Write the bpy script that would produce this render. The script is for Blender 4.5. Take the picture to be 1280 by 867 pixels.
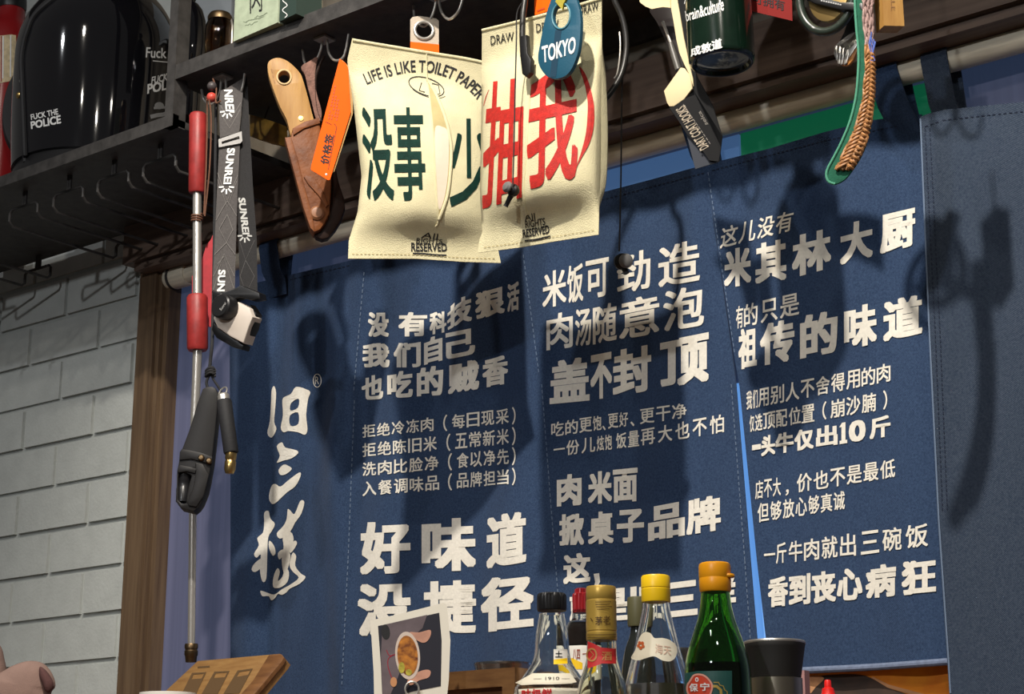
import bpy, bmesh, math, random
from math import sin, cos, pi, radians, sqrt, atan2, asin
from mathutils import Vector, Matrix
from mathutils.geometry import tessellate_polygon

for _o in list(bpy.data.objects):
    bpy.data.objects.remove(_o)
SC = bpy.context.scene
COL = SC.collection
random.seed(7)

# ------------------------------------------------------------------ camera
F = 2250.0
PITCH, YAW = radians(15.4), radians(38.5)
CAM = Vector((0, -2.1, 0))
cd = bpy.data.cameras.new('camera')
cd.sensor_width = 36.0
cd.lens = 36.0 * F / 1280.0
cd.clip_start = 0.05
co = bpy.data.objects.new('camera', cd)
COL.objects.link(co)
co.location = CAM
co.rotation_euler = (pi / 2 + PITCH, 0, YAW)
SC.camera = co

# ------------------------------------------------------------------ world, lamps, exposure
w = bpy.data.worlds.new('room_world')
SC.world = w
w.use_nodes = True
w.node_tree.nodes['Background'].inputs[0].default_value = (1.0, 0.96, 0.92, 1)
w.node_tree.nodes['Background'].inputs[1].default_value = 0.065
SC.view_settings.view_transform = 'Standard'
SC.view_settings.look = 'None'
SC.view_settings.gamma = 1
SC.view_settings.use_curve_mapping = False
SC.view_settings.exposure = 0.0


def spot(name, loc, aim, watts, size=0.035, angle=70, blend=0.6, color=(1, 0.925, 0.82)):
    l = bpy.data.lights.new(name, 'SPOT')
    l.energy = watts
    l.shadow_soft_size = size
    l.spot_size = radians(angle)
    l.spot_blend = blend
    l.color = color
    o = bpy.data.objects.new(name, l)
    COL.objects.link(o)
    o.location = loc
    o.rotation_euler = (Vector(aim) - Vector(loc)).to_track_quat('-Z', 'Y').to_euler()
    return o


# the restaurant's ceiling spots, above and behind the camera's right
spot('ceiling_spot', (-0.88, -1.60, 2.28), (-1.45, 0, 0.62), 265, 0.03, 60)
spot('ceiling_spot', (0.45, -2.6, 2.2), (-1.3, 0, 0.5), 40, 0.04, 70)
spot('ceiling_spot', (-1.55, -2.0, 2.3), (-1.9, 0, 0.6), 26, 0.04, 75)
spot('ceiling_spot', (-0.9, -2.9, 2.2), (-1.4, 0, 0.5), 14, 0.04, 80)
spot('ceiling_spot', (0.6, -1.4, 2.2), (-0.8, 0, 0.5), 18, 0.04, 75)
spot('ceiling_spot', (-0.3, -4.6, 1.75), (-1.5, 0, 0.9), 150, 0.06, 50, color=(0.95, 0.97, 1.0))
spot('ceiling_spot', (-2.5, -2.2, 2.2), (-2.7, 0, 0.5), 26, 0.04, 70, color=(0.95, 0.97, 1.0))


# ------------------------------------------------------------------ view geometry: rays through measured points
FW = Vector((-sin(YAW) * cos(PITCH), cos(YAW) * cos(PITCH), sin(PITCH)))
RT = Vector((cos(YAW), sin(YAW), 0))
UP = RT.cross(FW)
HEAD = Vector((-sin(YAW), cos(YAW), 0))


def ray(px, py):
    return FW + RT * ((px - 640) / F) + UP * ((433.5 - py) / F)


def P(px, py, Y):
    d = ray(px, py)
    return CAM + d * ((Y - CAM.y) / d.y)


def Pz(px, py, z):
    d = ray(px, py)
    return CAM + d * (z / d.z)


def mpp(p):
    return (p - CAM).dot(FW) / F


class Plane:
    """a real plane in the room: through the point seen at (px,py) at depth Y"""
    def __init__(s, px, py, Y, n=None, face=False):
        s.o = P(px, py, Y)
        if n is None:
            if face:
                d = (CAM - s.o)
                n = Vector((d.x, d.y, 0))
            else:
                n = Vector((0, -1, 0))
        s.n = Vector(n).normalized()

    def at(s, q, off=0.0):
        d = ray(q[0], q[1])
        o = s.o + s.n * off
        return CAM + d * ((o - CAM).dot(s.n) / d.dot(s.n))


# ------------------------------------------------------------------ materials
MATS = {}


def mat(name, c, rough=0.6, metal=0.0, noise=0.0, nscale=40, bump=0.0, bscale=300, trans=0.0, ior=1.45,
        emit=None, coat=0.0, c2=None, sheen=0.0, stretch=None, spec=0.5):
    if name in MATS:
        return MATS[name]
    m = bpy.data.materials.new(name)
    m.use_nodes = True
    nt = m.node_tree
    b = nt.nodes['Principled BSDF']
    b.inputs['Base Color'].default_value = (*c, 1)
    b.inputs['Roughness'].default_value = rough
    b.inputs['Metallic'].default_value = metal
    b.inputs['IOR'].default_value = ior
    b.inputs['Specular IOR Level'].default_value = spec
    b.inputs['Transmission Weight'].default_value = trans
    b.inputs['Coat Weight'].default_value = coat
    b.inputs['Sheen Weight'].default_value = sheen
    if emit:
        b.inputs['Emission Color'].default_value = (*emit[0], 1)
        b.inputs['Emission Strength'].default_value = emit[1]
    if noise or bump or c2:
        tc = nt.nodes.new('ShaderNodeTexCoord')
        src = tc.outputs['Object']
        if stretch:
            mp = nt.nodes.new('ShaderNodeMapping')
            mp.inputs['Scale'].default_value = stretch
            nt.links.new(src, mp.inputs[0])
            src = mp.outputs[0]
    if noise or c2:
        n = nt.nodes.new('ShaderNodeTexNoise')
        n.inputs['Scale'].default_value = nscale
        n.inputs['Detail'].default_value = 6
        nt.links.new(src, n.inputs['Vector'])
        r = nt.nodes.new('ShaderNodeValToRGB')
        a = c2 if c2 else tuple(max(0, x * (1 - noise)) for x in c)
        r.color_ramp.elements[0].position = 0.32
        r.color_ramp.elements[1].position = 0.68
        r.color_ramp.elements[0].color = (*a, 1)
        r.color_ramp.elements[1].color = (*(tuple(min(1, x * (1 + noise)) for x in c)), 1)
        nt.links.new(n.outputs['Fac'], r.inputs[0])
        nt.links.new(r.outputs[0], b.inputs['Base Color'])
    if bump:
        n2 = nt.nodes.new('ShaderNodeTexNoise')
        n2.inputs['Scale'].default_value = bscale
        n2.inputs['Detail'].default_value = 3
        nt.links.new(src, n2.inputs['Vector'])
        bp = nt.nodes.new('ShaderNodeBump')
        bp.inputs['Strength'].default_value = bump
        bp.inputs['Distance'].default_value = 0.002
        nt.links.new(n2.outputs['Fac'], bp.inputs['Height'])
        nt.links.new(bp.outputs[0], b.inputs['Normal'])
    MATS[name] = m
    return m


def twill(name, c, c2, scale=900, strength=0.28):
    """woven cloth: diagonal rib bump and flecked threads"""
    m = bpy.data.materials.new(name)
    m.use_nodes = True
    nt = m.node_tree
    b = nt.nodes['Principled BSDF']
    b.inputs['Roughness'].default_value = 0.85
    b.inputs['Specular IOR Level'].default_value = 0.2
    b.inputs['Sheen Weight'].default_value = 0.08
    tc = nt.nodes.new('ShaderNodeTexCoord')
    n = nt.nodes.new('ShaderNodeTexNoise')
    n.inputs['Scale'].default_value = scale * 0.45
    n.inputs['Detail'].default_value = 5
    n.inputs['Roughness'].default_value = 0.7
    nt.links.new(tc.outputs['Object'], n.inputs['Vector'])
    r = nt.nodes.new('ShaderNodeValToRGB')
    r.color_ramp.elements[0].position = 0.3
    r.color_ramp.elements[1].position = 0.72
    r.color_ramp.elements[0].color = (*c, 1)
    r.color_ramp.elements[1].color = (*c2, 1)
    nt.links.new(n.outputs['Fac'], r.inputs[0])
    nt.links.new(r.outputs[0], b.inputs['Base Color'])
    wv = nt.nodes.new('ShaderNodeTexWave')
    wv.bands_direction = 'DIAGONAL'
    wv.inputs['Scale'].default_value = scale * 0.30
    wv.inputs['Distortion'].default_value = 1.2
    wv.inputs['Detail Scale'].default_value = 6
    nt.links.new(tc.outputs['Object'], wv.inputs['Vector'])
    ad = nt.nodes.new('ShaderNodeMath')
    ad.operation = 'ADD'
    nt.links.new(wv.outputs['Fac'], ad.inputs[0])
    nt.links.new(n.outputs['Fac'], ad.inputs[1])
    bp = nt.nodes.new('ShaderNodeBump')
    bp.inputs['Strength'].default_value = strength
    bp.inputs['Distance'].default_value = 0.0012
    nt.links.new(ad.outputs[0], bp.inputs['Height'])
    nt.links.new(bp.outputs[0], b.inputs['Normal'])
    MATS[name] = m
    return m


M_denim = twill('blue_twill', (0.012, 0.029, 0.074), (0.043, 0.079, 0.160))
M_denim2 = twill('blue_grey_twill', (0.017, 0.031, 0.060), (0.056, 0.076, 0.113), 800, 0.45)
M_print = mat('cream_print', (0.80, 0.765, 0.68), 0.8, noise=0.06, nscale=250, bump=0.2)
M_stitch = mat('pale_thread', (0.13, 0.18, 0.27), 0.9)
M_stitchd = mat('dark_thread', (0.012, 0.02, 0.045), 0.9)
M_canvas = mat('cream_canvas', (0.71, 0.645, 0.41), 0.9, noise=0.07, nscale=30, bump=0.5, bscale=700)
M_canvas_lining = mat('canvas_lining', (0.50, 0.41, 0.20), 0.9, noise=0.1, bump=0.3, bscale=600)
M_tissue = mat('tissue_paper', (0.75, 0.63, 0.50), 0.9, bump=0.3, bscale=150)
M_green_emb = mat('green_embroidery', (0.004, 0.030, 0.022), 0.7, spec=0.2, noise=0.25, nscale=120, bump=0.5, bscale=900)
M_red_emb = mat('red_embroidery', (0.50, 0.016, 0.010), 0.6, noise=0.2, nscale=150, bump=0.5, bscale=900)
M_black_ink = mat('black_ink', (0.012, 0.012, 0.014), 0.7)
M_white_ink = mat('white_ink', (0.80, 0.80, 0.78), 0.6)
M_black_metal = mat('black_powder_coat', (0.048, 0.045, 0.043), 0.5, noise=0.3, nscale=60, bump=0.15, bscale=400)
M_black_plastic = mat('black_plastic', (0.010, 0.010, 0.011), 0.4)
M_black_rubber = mat('black_rubber', (0.016, 0.016, 0.018), 0.7, bump=0.2)
M_gloss_black = mat('gloss_black_shell', (0.006, 0.006, 0.008), 0.06, coat=1.0)
M_steel = mat('steel_wire', (0.62, 0.59, 0.54), 0.30, metal=0.75)
M_brass = mat('brass', (0.62, 0.42, 0.16), 0.3, metal=1.0)
M_dark_brass = mat('dark_brass', (0.16, 0.11, 0.06), 0.4, metal=1.0)
M_frame_wood = mat('walnut_frame', (0.150, 0.098, 0.056), 0.5, c2=(0.085, 0.052, 0.030), nscale=8, bump=0.15, bscale=60,
                   stretch=(14, 14, 0.7))
M_lintel_wood = mat('walnut_lintel', (0.165, 0.115, 0.088), 0.5, c2=(0.110, 0.075, 0.058), nscale=8, bump=0.15, bscale=60,
                    stretch=(0.7, 14, 14))
M_greyboard = mat('grey_plaster', (0.17, 0.145, 0.112), 0.85, noise=0.15, nscale=20, bump=0.3, bscale=60)
M_brick = mat('painted_brick', (0.47, 0.495, 0.475), 0.75, noise=0.05, nscale=30, bump=0.35, bscale=160)
M_mortar = mat('painted_mortar', (0.43, 0.45, 0.43), 0.8, noise=0.05, bump=0.3, bscale=120)
M_rod = mat('pale_wood_rod', (0.74, 0.68, 0.54), 0.45, noise=0.12, nscale=18, stretch=(1, 12, 12))
M_wood_mid = mat('brown_wood', (0.22, 0.10, 0.035), 0.45, c2=(0.12, 0.05, 0.018), nscale=10, bump=0.15, bscale=80,
                 stretch=(2, 10, 10))
M_wood_light = mat('tan_wood', (0.43, 0.235, 0.066), 0.45, spec=0.3, c2=(0.33, 0.168, 0.045), nscale=14, bump=0.1, bscale=80,
                   stretch=(8, 8, 1.2))
M_leather = mat('brown_leather', (0.24, 0.082, 0.026), 0.5, c2=(0.12, 0.038, 0.013), nscale=35, spec=0.25, bump=0.45, bscale=130)
M_leather_dark = mat('dark_leather', (0.020, 0.009, 0.006), 0.5, spec=0.25, bump=0.12, bscale=140)
M_leather_rough = mat('rough_suede', (0.20, 0.105, 0.08), 0.9, noise=0.3, nscale=120, bump=0.8, bscale=260)
M_orange = mat('orange_card', (0.90, 0.115, 0.004), 0.6, spec=0.1)
M_orange_d = mat('orange_ink', (0.45, 0.05, 0.004), 0.6)
M_red_wood = mat('red_lacquer', (0.31, 0.026, 0.024), 0.45, noise=0.22, nscale=60, bump=0.12, bscale=200)
M_tag_blue = mat('tag_blue', (0.013, 0.080, 0.135), 0.45, bump=0.1)
M_tag_blue_d = mat('tag_blue_dark', (0.008, 0.040, 0.075), 0.5)
M_yellow = mat('yellow_plastic', (0.90, 0.58, 0.012), 0.35, spec=0.5)
M_orange_cap = mat('orange_plastic', (0.88, 0.36, 0.008), 0.35)


def glass(name, c, rough=0.02):
    """clear bottle glass: refracts to the eye and lets lamp light through to what stands behind"""
    m = bpy.data.materials.new(name)
    m.use_nodes = True
    b = m.node_tree.nodes['Principled BSDF']
    b.inputs['Base Color'].default_value = (*c, 1)
    b.inputs['Roughness'].default_value = rough
    b.inputs['Transmission Weight'].default_value = 1
    b.inputs['IOR'].default_value = 1.47
    MATS[name] = m
    return m


M_glass = glass('clear_glass', (0.93, 0.95, 0.92))
M_glass_green = glass('green_glass', (0.16, 0.44, 0.09))
M_glass_amber = glass('amber_glass', (0.45, 0.24, 0.06))
M_glass_pale = glass('pale_glass', (0.86, 0.88, 0.78))


# ------------------------------------------------------------------ object helpers
def thing(name, label, cat, loc=(0, 0, 0), group=None):
    o = bpy.data.objects.new(name, None)
    o.empty_display_size = 0.02
    COL.objects.link(o)
    o.location = loc
    o['label'] = label
    o['category'] = cat
    if group:
        o['group'] = group
    return o


def tag(o, label, cat, group=None):
    o['label'] = label
    o['category'] = cat
    if group:
        o['group'] = group
    return o


def wloc(o):
    v = Vector((0, 0, 0))
    while o is not None:
        v = v + Vector(o.location)
        o = o.parent
    return v


def link(name, bm, m, parent=None, smooth=True, base=False, label=None, sharp=35):
    """one mesh object; geometry is given in room coordinates"""
    me = bpy.data.meshes.new(name)
    bmesh.ops.remove_doubles(bm, verts=bm.verts, dist=1e-6)
    bmesh.ops.recalc_face_normals(bm, faces=bm.faces)
    if not bm.verts:
        raise ValueError(name)
    vs = [v.co for v in bm.verts]
    lo = Vector((min(v.x for v in vs), min(v.y for v in vs), min(v.z for v in vs)))
    hi = Vector((max(v.x for v in vs), max(v.y for v in vs), max(v.z for v in vs)))
    org = Vector(((lo.x + hi.x) / 2, (lo.y + hi.y) / 2, lo.z if parent is None else (lo.z + hi.z) / 2))
    bmesh.ops.translate(bm, verts=bm.verts, vec=-org)
    for f in bm.faces:
        f.smooth = smooth
    if smooth:
        lim = radians(sharp)
        for e in bm.edges:
            if len(e.link_faces) == 2 and e.calc_face_angle(0) > lim:
                e.smooth = False
    bm.to_mesh(me)
    bm.free()
    mats = m if isinstance(m, (list, tuple)) else [m]
    for x in mats:
        me.materials.append(x)
    o = bpy.data.objects.new(name, me)
    COL.objects.link(o)
    if parent is not None:
        o.parent = parent
        o.location = org - wloc(parent)
    else:
        o.location = org
    if label:
        o['label'] = label
    return o


def struct(name, bm, m, **k):
    o = link(name, bm, m, **k)
    o['kind'] = 'structure'
    return o


def add_box(bm, lo, hi, mi=0):
    v = [bm.verts.new((x, y, z)) for x in (lo[0], hi[0]) for y in (lo[1], hi[1]) for z in (lo[2], hi[2])]
    for f in ((0, 1, 3, 2), (4, 6, 7, 5), (0, 4, 5, 1), (2, 3, 7, 6), (0, 2, 6, 4), (1, 5, 7, 3)):
        bm.faces.new([v[i] for i in f]).material_index = mi
    return v


def bevel_all(bm, w, seg=2, ang=30):
    es = [e for e in bm.edges if len(e.link_faces) == 2 and e.calc_face_angle(0) > radians(ang)]
    bmesh.ops.bevel(bm, geom=es, offset=w, segments=seg, affect='EDGES', profile=0.5)


def box_bm(lo, hi, bev=0.0):
    bm = bmesh.new()
    add_box(bm, lo, hi)
    if bev:
        bevel_all(bm, bev)
    return bm


def cr(pts, n=8, closed=False):
    """smooth curve through points"""
    pts = [Vector(p) for p in pts]
    out = []
    N = len(pts)
    for i in range(N if closed else N - 1):
        if closed:
            a, b, c, d = pts[(i - 1) % N], pts[i], pts[(i + 1) % N], pts[(i + 2) % N]
        else:
            a, b, c, d = pts[max(i - 1, 0)], pts[i], pts[i + 1], pts[min(i + 2, N - 1)]
        for k in range(n):
            t = k / n
            out.append(0.5 * (2 * b + (c - a) * t + (2 * a - 5 * b + 4 * c - d) * t * t + (3 * b - a - 3 * c + d) * t ** 3))
    if not closed:
        out.append(pts[-1])
    return out


def add_tube(bm, pts, r, seg=10, closed=False, cap=True, flat=1.0, ref=None):
    pts = [Vector(p) for p in pts]
    N = len(pts)
    rs = list(r) if isinstance(r, (list, tuple)) else [r] * N
    if len(rs) != N:
        rs = [rs[min(int(i * (len(rs) - 1) / max(N - 1, 1)), len(rs) - 2)] * (1 - ((i * (len(rs) - 1) / (N - 1)) % 1)) +
              rs[min(int(i * (len(rs) - 1) / max(N - 1, 1)) + 1, len(rs) - 1)] * ((i * (len(rs) - 1) / (N - 1)) % 1) for i in range(N)]
    rings = []
    u = None
    for i in range(N):
        if closed:
            t = (pts[(i + 1) % N] - pts[i - 1])
        else:
            t = pts[min(i + 1, N - 1)] - pts[max(i - 1, 0)]
        if t.length < 1e-9:
            t = Vector((0, 0, 1))
        t.normalize()
        if u is None:
            u = Vector(ref) if ref is not None else (Vector((0, 0, 1)) if abs(t.z) < 0.9 else Vector((1, 0, 0)))
        u = (u - t * u.dot(t))
        if u.length < 1e-6:
            u = t.orthogonal()
        u.normalize()
        v = t.cross(u)
        rings.append([bm.verts.new(pts[i] + (u * cos(2 * pi * k / seg) + v * sin(2 * pi * k / seg) * flat) * rs[i]) for k in range(seg)])
    for i in range(N if closed else N - 1):
        a, b = rings[i], rings[(i + 1) % N]
        for k in range(seg):
            bm.faces.new((a[k], a[(k + 1) % seg], b[(k + 1) % seg], b[k]))
    if cap and not closed:
        bm.faces.new(rings[0][::-1])
        bm.faces.new(rings[-1])
    return rings


def tube_bm(pts, r, seg=10, **k):
    bm = bmesh.new()
    add_tube(bm, pts, r, seg, **k)
    return bm


def add_lathe(bm, c, prof, seg=40, axis=None, mi=0):
    """profile of (radius, height) about an axis through c"""
    c = Vector(c)
    ax = Vector(axis).normalized() if axis is not None else Vector((0, 0, 1))
    u = ax.orthogonal().normalized() if abs(ax.z) < 0.95 else (Vector((1, 0, 0)) - ax * ax.x).normalized()
    v = ax.cross(u)
    prev = None
    for r, h in prof:
        o = c + ax * h
        if r < 1e-6:
            ring = [bm.verts.new(o)]
        else:
            ring = [bm.verts.new(o + (u * cos(2 * pi * k / seg) + v * sin(2 * pi * k / seg)) * r) for k in range(seg)]
        if prev is not None:
            for k in range(seg):
                k2 = (k + 1) % seg
                if len(prev) == 1 and len(ring) == 1:
                    break
                if len(prev) == 1:
                    bm.faces.new((prev[0], ring[k2], ring[k])).material_index = mi
                elif len(ring) == 1:
                    bm.faces.new((prev[k], prev[k2], ring[0])).material_index = mi
                else:
                    bm.faces.new((prev[k], prev[k2], ring[k2], ring[k])).material_index = mi
        prev = ring


def lathe_bm(c, prof, seg=40, axis=None):
    bm = bmesh.new()
    add_lathe(bm, c, prof, seg, axis)
    return bm


def add_slab(bm, loops, at, thick, front=0.0, mi=0, bev=0):
    """outline (with holes) on a plane, with a real thickness behind it"""
    flat = [q for L in loops for q in L]
    tri = tessellate_polygon([[Vector((q[0], q[1], 0)) for q in L] for L in loops])
    fr = [bm.verts.new(at(q, front)) for q in flat]
    bk = [bm.verts.new(at(q, front) + (at(q, front - thick) - at(q, front))) for q in flat]
    for t in tri:
        try:
            bm.faces.new([fr[i] for i in t]).material_index = mi
            bm.faces.new([bk[i] for i in reversed(t)]).material_index = mi
        except ValueError:
            pass
    k = 0
    for L in loops:
        n = len(L)
        for i in range(n):
            a, b = k + i, k + (i + 1) % n
            try:
                bm.faces.new((fr[a], fr[b], bk[b], bk[a])).material_index = mi
            except ValueError:
                pass
        k += n


def slab_obj(name, loops, pl, thick, m, parent=None, front=0.0, bev=0.0, label=None, smooth=True):
    """straight-through slab: the back is the front moved along the plane's normal"""
    if not isinstance(loops[0][0], (tuple, list, Vector)):
        loops = [loops]
    bm = bmesh.new()
    flat = [q for L in loops for q in L]
    tri = tessellate_polygon([[Vector((q[0], q[1], 0)) for q in L] for L in loops])
    P3 = [pl.at(q, front) for q in flat]
    fr = [bm.verts.new(p) for p in P3]
    bk = [bm.verts.new(p - pl.n * thick) for p in P3]
    for t in tri:
        bm.faces.new([fr[i] for i in t])
        bm.faces.new([bk[i] for i in reversed(t)])
    k = 0
    rim = []
    for L in loops:
        n = len(L)
        for i in range(n):
            a, b = k + i, k + (i + 1) % n
            bm.faces.new((fr[a], fr[b], bk[b], bk[a]))
            e = bm.edges.get((fr[a], fr[b]))
            rim.append(e)
        k += n
    if bev:
        bmesh.ops.recalc_face_normals(bm, faces=bm.faces)
        bmesh.ops.bevel(bm, geom=rim, offset=bev, segments=2, affect='EDGES', profile=0.5, clamp_overlap=True)
    return link(name, bm, m, parent, smooth=smooth, label=label)


def ell(cx, cy, rx, ry=None, n=24, rot=0.0, a0=0.0, a1=2 * pi):
    ry = rx if ry is None else ry
    full = abs(a1 - a0 - 2 * pi) < 1e-6
    out = []
    for k in range(n if full else n + 1):
        a = a0 + (a1 - a0) * k / n
        x, y = rx * cos(a), ry * sin(a)
        out.append((cx + x * cos(rot) - y * sin(rot), cy + x * sin(rot) + y * cos(rot)))
    return out


# ------------------------------------------------------------------ lettering and surface print
_G = {}


def glyphs(body, off=0.0):
    k = (body, off)
    if k in _G:
        return _G[k]
    cu = bpy.data.curves.new('lettering', 'FONT')
    cu.body = body
    cu.offset = off
    cu.resolution_u = 3
    o = bpy.data.objects.new('lettering', cu)
    COL.objects.link(o)
    bpy.context.view_layer.update()
    me = bpy.data.meshes.new_from_object(o.evaluated_get(bpy.context.evaluated_depsgraph_get()))
    vs = [(v.co.x, v.co.y) for v in me.vertices]
    fs = [tuple(p.vertices) for p in me.polygons]
    bpy.data.objects.remove(o)
    bpy.data.curves.remove(cu)
    bpy.data.meshes.remove(me)
    _G[k] = (vs, fs)
    return _G[k]


def heavy(body, wt):
    """a heavier cut of the lettering: the outline swept sideways and upwards by its extra weight"""
    vs0, fs0 = glyphs(body, 0.0)
    n = max(1, math.ceil(wt / 0.026))
    vs, fs = [], []
    sh = [(i / n - 0.5, j / n - 0.5) for i in range(n + 1) for j in range(n + 1) if i in (0, n) or j in (0, n)]
    for q, (a, b) in enumerate(sh):
        k = len(vs)
        vs += [(x + a * wt * 1.25, y + b * wt, q) for x, y in vs0]
        fs += [tuple(i + k for i in f) for f in fs0]
    return vs, fs


def fit(body, off, fn):
    """letters scaled so that their ink fills the unit square, then mapped by fn(u,v); layers keep a hair's breadth apart"""
    if off > 0.001:
        vs, fs = heavy(body, off * 1.9)
    else:
        vs, fs = glyphs(body, 0.0)
        vs = [(x, y, 0) for x, y in vs]
    x0, x1 = min(v[0] for v in vs), max(v[0] for v in vs)
    y0, y1 = min(v[1] for v in vs), max(v[1] for v in vs)
    return ([tuple(fn((x - x0) / max(x1 - x0, 1e-6), (y - y0) / max(y1 - y0, 1e-6))) + (q,) for x, y, q in vs], fs)


def quadtext(body, TL, TR, BR, BL, off=0.0):
    def fn(u, v):
        t = (TL[0] + (TR[0] - TL[0]) * u, TL[1] + (TR[1] - TL[1]) * u)
        b = (BL[0] + (BR[0] - BL[0]) * u, BL[1] + (BR[1] - BL[1]) * u)
        return (b[0] + (t[0] - b[0]) * v, b[1] + (t[1] - b[1]) * v)
    return fit(body, off, fn)


def poly(pts, holes=()):
    loops = [list(pts)] + [list(h) for h in holes]
    tri = tessellate_polygon([[Vector((q[0], q[1], 0)) for q in L] for L in loops])
    return ([q for L in loops for q in L], [tuple(t) for t in tri])


def stroke(pts, wd, closed=False):
    pts = [Vector((p[0], p[1])) for p in pts]
    N = len(pts)
    vs, fs = [], []
    ws = wd if isinstance(wd, (list, tuple)) else [wd] * N
    for i in range(N):
        t = (pts[(i + 1) % N] - pts[i - 1]) if closed else (pts[min(i + 1, N - 1)] - pts[max(i - 1, 0)])
        t = t.normalized() if t.length > 0 else Vector((1, 0))
        n = Vector((-t.y, t.x)) * ws[i] / 2
        vs += [tuple(pts[i] + n), tuple(pts[i] - n)]
    for i in range(N if closed else N - 1):
        a, b = 2 * i, 2 * ((i + 1) % N)
        fs.append((a, a + 1, b + 1, b))
    return (vs, fs)


def decal(name, polys, mapfn, m, parent, maxlen=0, label=None):
    """flat print lying on a surface: every point goes to its place on that surface"""
    bm = bmesh.new()
    for vs, fs in polys:
        b = [bm.verts.new((q[0], q[1], (q[2] if len(q) > 2 else 0) * 1e-3)) for q in vs]
        for f in fs:
            if len(set(f)) < 3:
                continue
            try:
                bm.faces.new([b[i] for i in f])
            except ValueError:
                pass
    if maxlen:
        bmesh.ops.triangulate(bm, faces=[f for f in bm.faces if len(f.verts) > 4])
        for _ in range(5):
            es = [e for e in bm.edges if e.calc_length() > maxlen]
            if not es:
                break
            bmesh.ops.subdivide_edges(bm, edges=es, cuts=1)
            bmesh.ops.triangulate(bm, faces=[f for f in bm.faces if len(f.verts) > 4])
    for v in bm.verts:
        lay = v.co.z / 1e-3 * 2e-5
        p = mapfn((v.co.x, v.co.y))
        v.co = p + (CAM - p).normalized() * lay
    bmesh.ops.recalc_face_normals(bm, faces=bm.faces)
    for f in bm.faces:
        f.normal_update()
        if f.normal.dot(CAM - f.calc_center_median()) < 0:
            f.normal_flip()
    # keep print orientation outward
    me = bpy.data.meshes.new(name)
    vs = [v.co for v in bm.verts]
    org = sum(vs, Vector()) / len(vs)
    bmesh.ops.translate(bm, verts=bm.verts, vec=-org)
    bm.to_mesh(me)
    bm.free()
    me.materials.append(m)
    o = bpy.data.objects.new(name, me)
    COL.objects.link(o)
    o.parent = parent
    o.location = org - wloc(parent)
    if label:
        o['label'] = label
    return o


def interp(tab, x):
    if x <= tab[0][0]:
        (x0, y0), (x1, y1) = tab[0], tab[1]
    elif x >= tab[-1][0]:
        (x0, y0), (x1, y1) = tab[-2], tab[-1]
    else:
        for i in range(len(tab) - 1):
            if tab[i][0] <= x <= tab[i + 1][0]:
                (x0, y0), (x1, y1) = tab[i], tab[i + 1]
                break
    return y0 + (y1 - y0) * (x - x0) / (x1 - x0)


class Lathe:
    """an upright round vessel whose silhouette was measured at a known distance"""
    def __init__(s, cx, cy, Y, prof, lean=None):
        s.c = P(cx, cy, Y)
        s.k = mpp(s.c)
        d = CAM - s.c
        s.to = Vector((d.x, d.y, 0)).normalized()
        s.rt = Vector((0, 0, 1)).cross(s.to)
        if s.rt.dot(RT) < 0:
            s.rt = -s.rt
        s.prof = []
        for hw, y in prof:
            pl = Plane(cx, cy, Y, face=True)
            z = pl.at((cx, y)).z
            s.prof.append((hw * s.k, z))
        s.base = Vector((s.c.x, s.c.y, 0))

    def z(s, y):
        d = ray(640, y)
        pl = Plane(640, 433, 0)
        pl.o, pl.n = Vector(s.c), s.to
        return pl.at((640 + (s.c - CAM).dot(RT) / (s.c - CAM).dot(FW) * F, y)).z

    def r(s, z):
        pr = sorted(((b, a) for a, b in s.prof))
        if z <= pr[0][0]:
            return pr[0][1]
        if z >= pr[-1][0]:
            return pr[-1][1]
        return interp(pr, z)

    def on(s, q, off=0.0006):
        """the point of the vessel's skin seen at q"""
        d = ray(q[0], q[1])
        dep = 0.0
        p = None
        for _ in range(6):
            o = s.c + s.to * dep
            p = CAM + d * ((o - CAM).dot(s.to) / d.dot(s.to))
            lat = (p - s.c).dot(s.rt)
            r = s.r(p.z) + off
            dep = sqrt(max(r * r - lat * lat, 0))
        return p

    def full(s, zb=None):
        pr = sorted(s.prof, key=lambda a: a[1])
        if zb is not None and pr[0][1] > zb:
            pr = [(pr[0][0], zb)] + pr
        return pr
# ================================================================== the room
COUNTER_Z = -0.02
# back wall of painted brick on the left, up to the door jamb
xa = P(147, 840, -0.024).x
bm = bmesh.new()
course = 0.0845
zs0 = P(150, 706, 0.0).z
BW, GAP = 0.212, 0.010
jx = P(103, 736, 0.0).x
for r_ in range(-9, 16):
    z0 = zs0 - (r_ + 1) * course
    xoff = jx + (0 if r_ % 2 == 0 else BW / 2)
    for k in range(-4, 4):
        x0 = xoff + k * BW
        x1 = x0 + BW
        x0, x1 = x0 + GAP / 2, min(x1 - GAP / 2, xa + 0.012)
        if x1 - x0 < 0.02 or x0 < -3.5:
            continue
        add_box(bm, (x0, 0.0 + random.uniform(-.001, .001), z0 + GAP / 2), (x1, 0.09, z0 + course - GAP / 2))
bevel_all(bm, 0.004, 2)
struct('wall_left', bm, M_brick, smooth=True)
struct('wall_left_mortar', box_bm((-3.6, 0.006, COUNTER_Z - 0.6), (xa + 0.010, 0.10, 2.3)), M_mortar)

# plaster above the opening
zl_b = P(760, 167, -0.05).z
zl_t = P(760, 87, -0.05).z
rz0 = P(880, 162, 0.0).z
struct('wall_back', box_bm((-2.52, 0.0, zl_t - 0.01), (0.6, 0.1, 2.3)), M_greyboard)
bm = box_bm((-2.6, -0.022, zl_t), (0.6, 0.0, zl_t + 0.28), 0.002)
for x in (-1.52, -0.95):
    add_box(bm, (x, -0.0225, zl_t), (x + 0.002, -0.0215, zl_t + 0.28))
struct('wall_back_panel', bm, M_greyboard)
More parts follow.
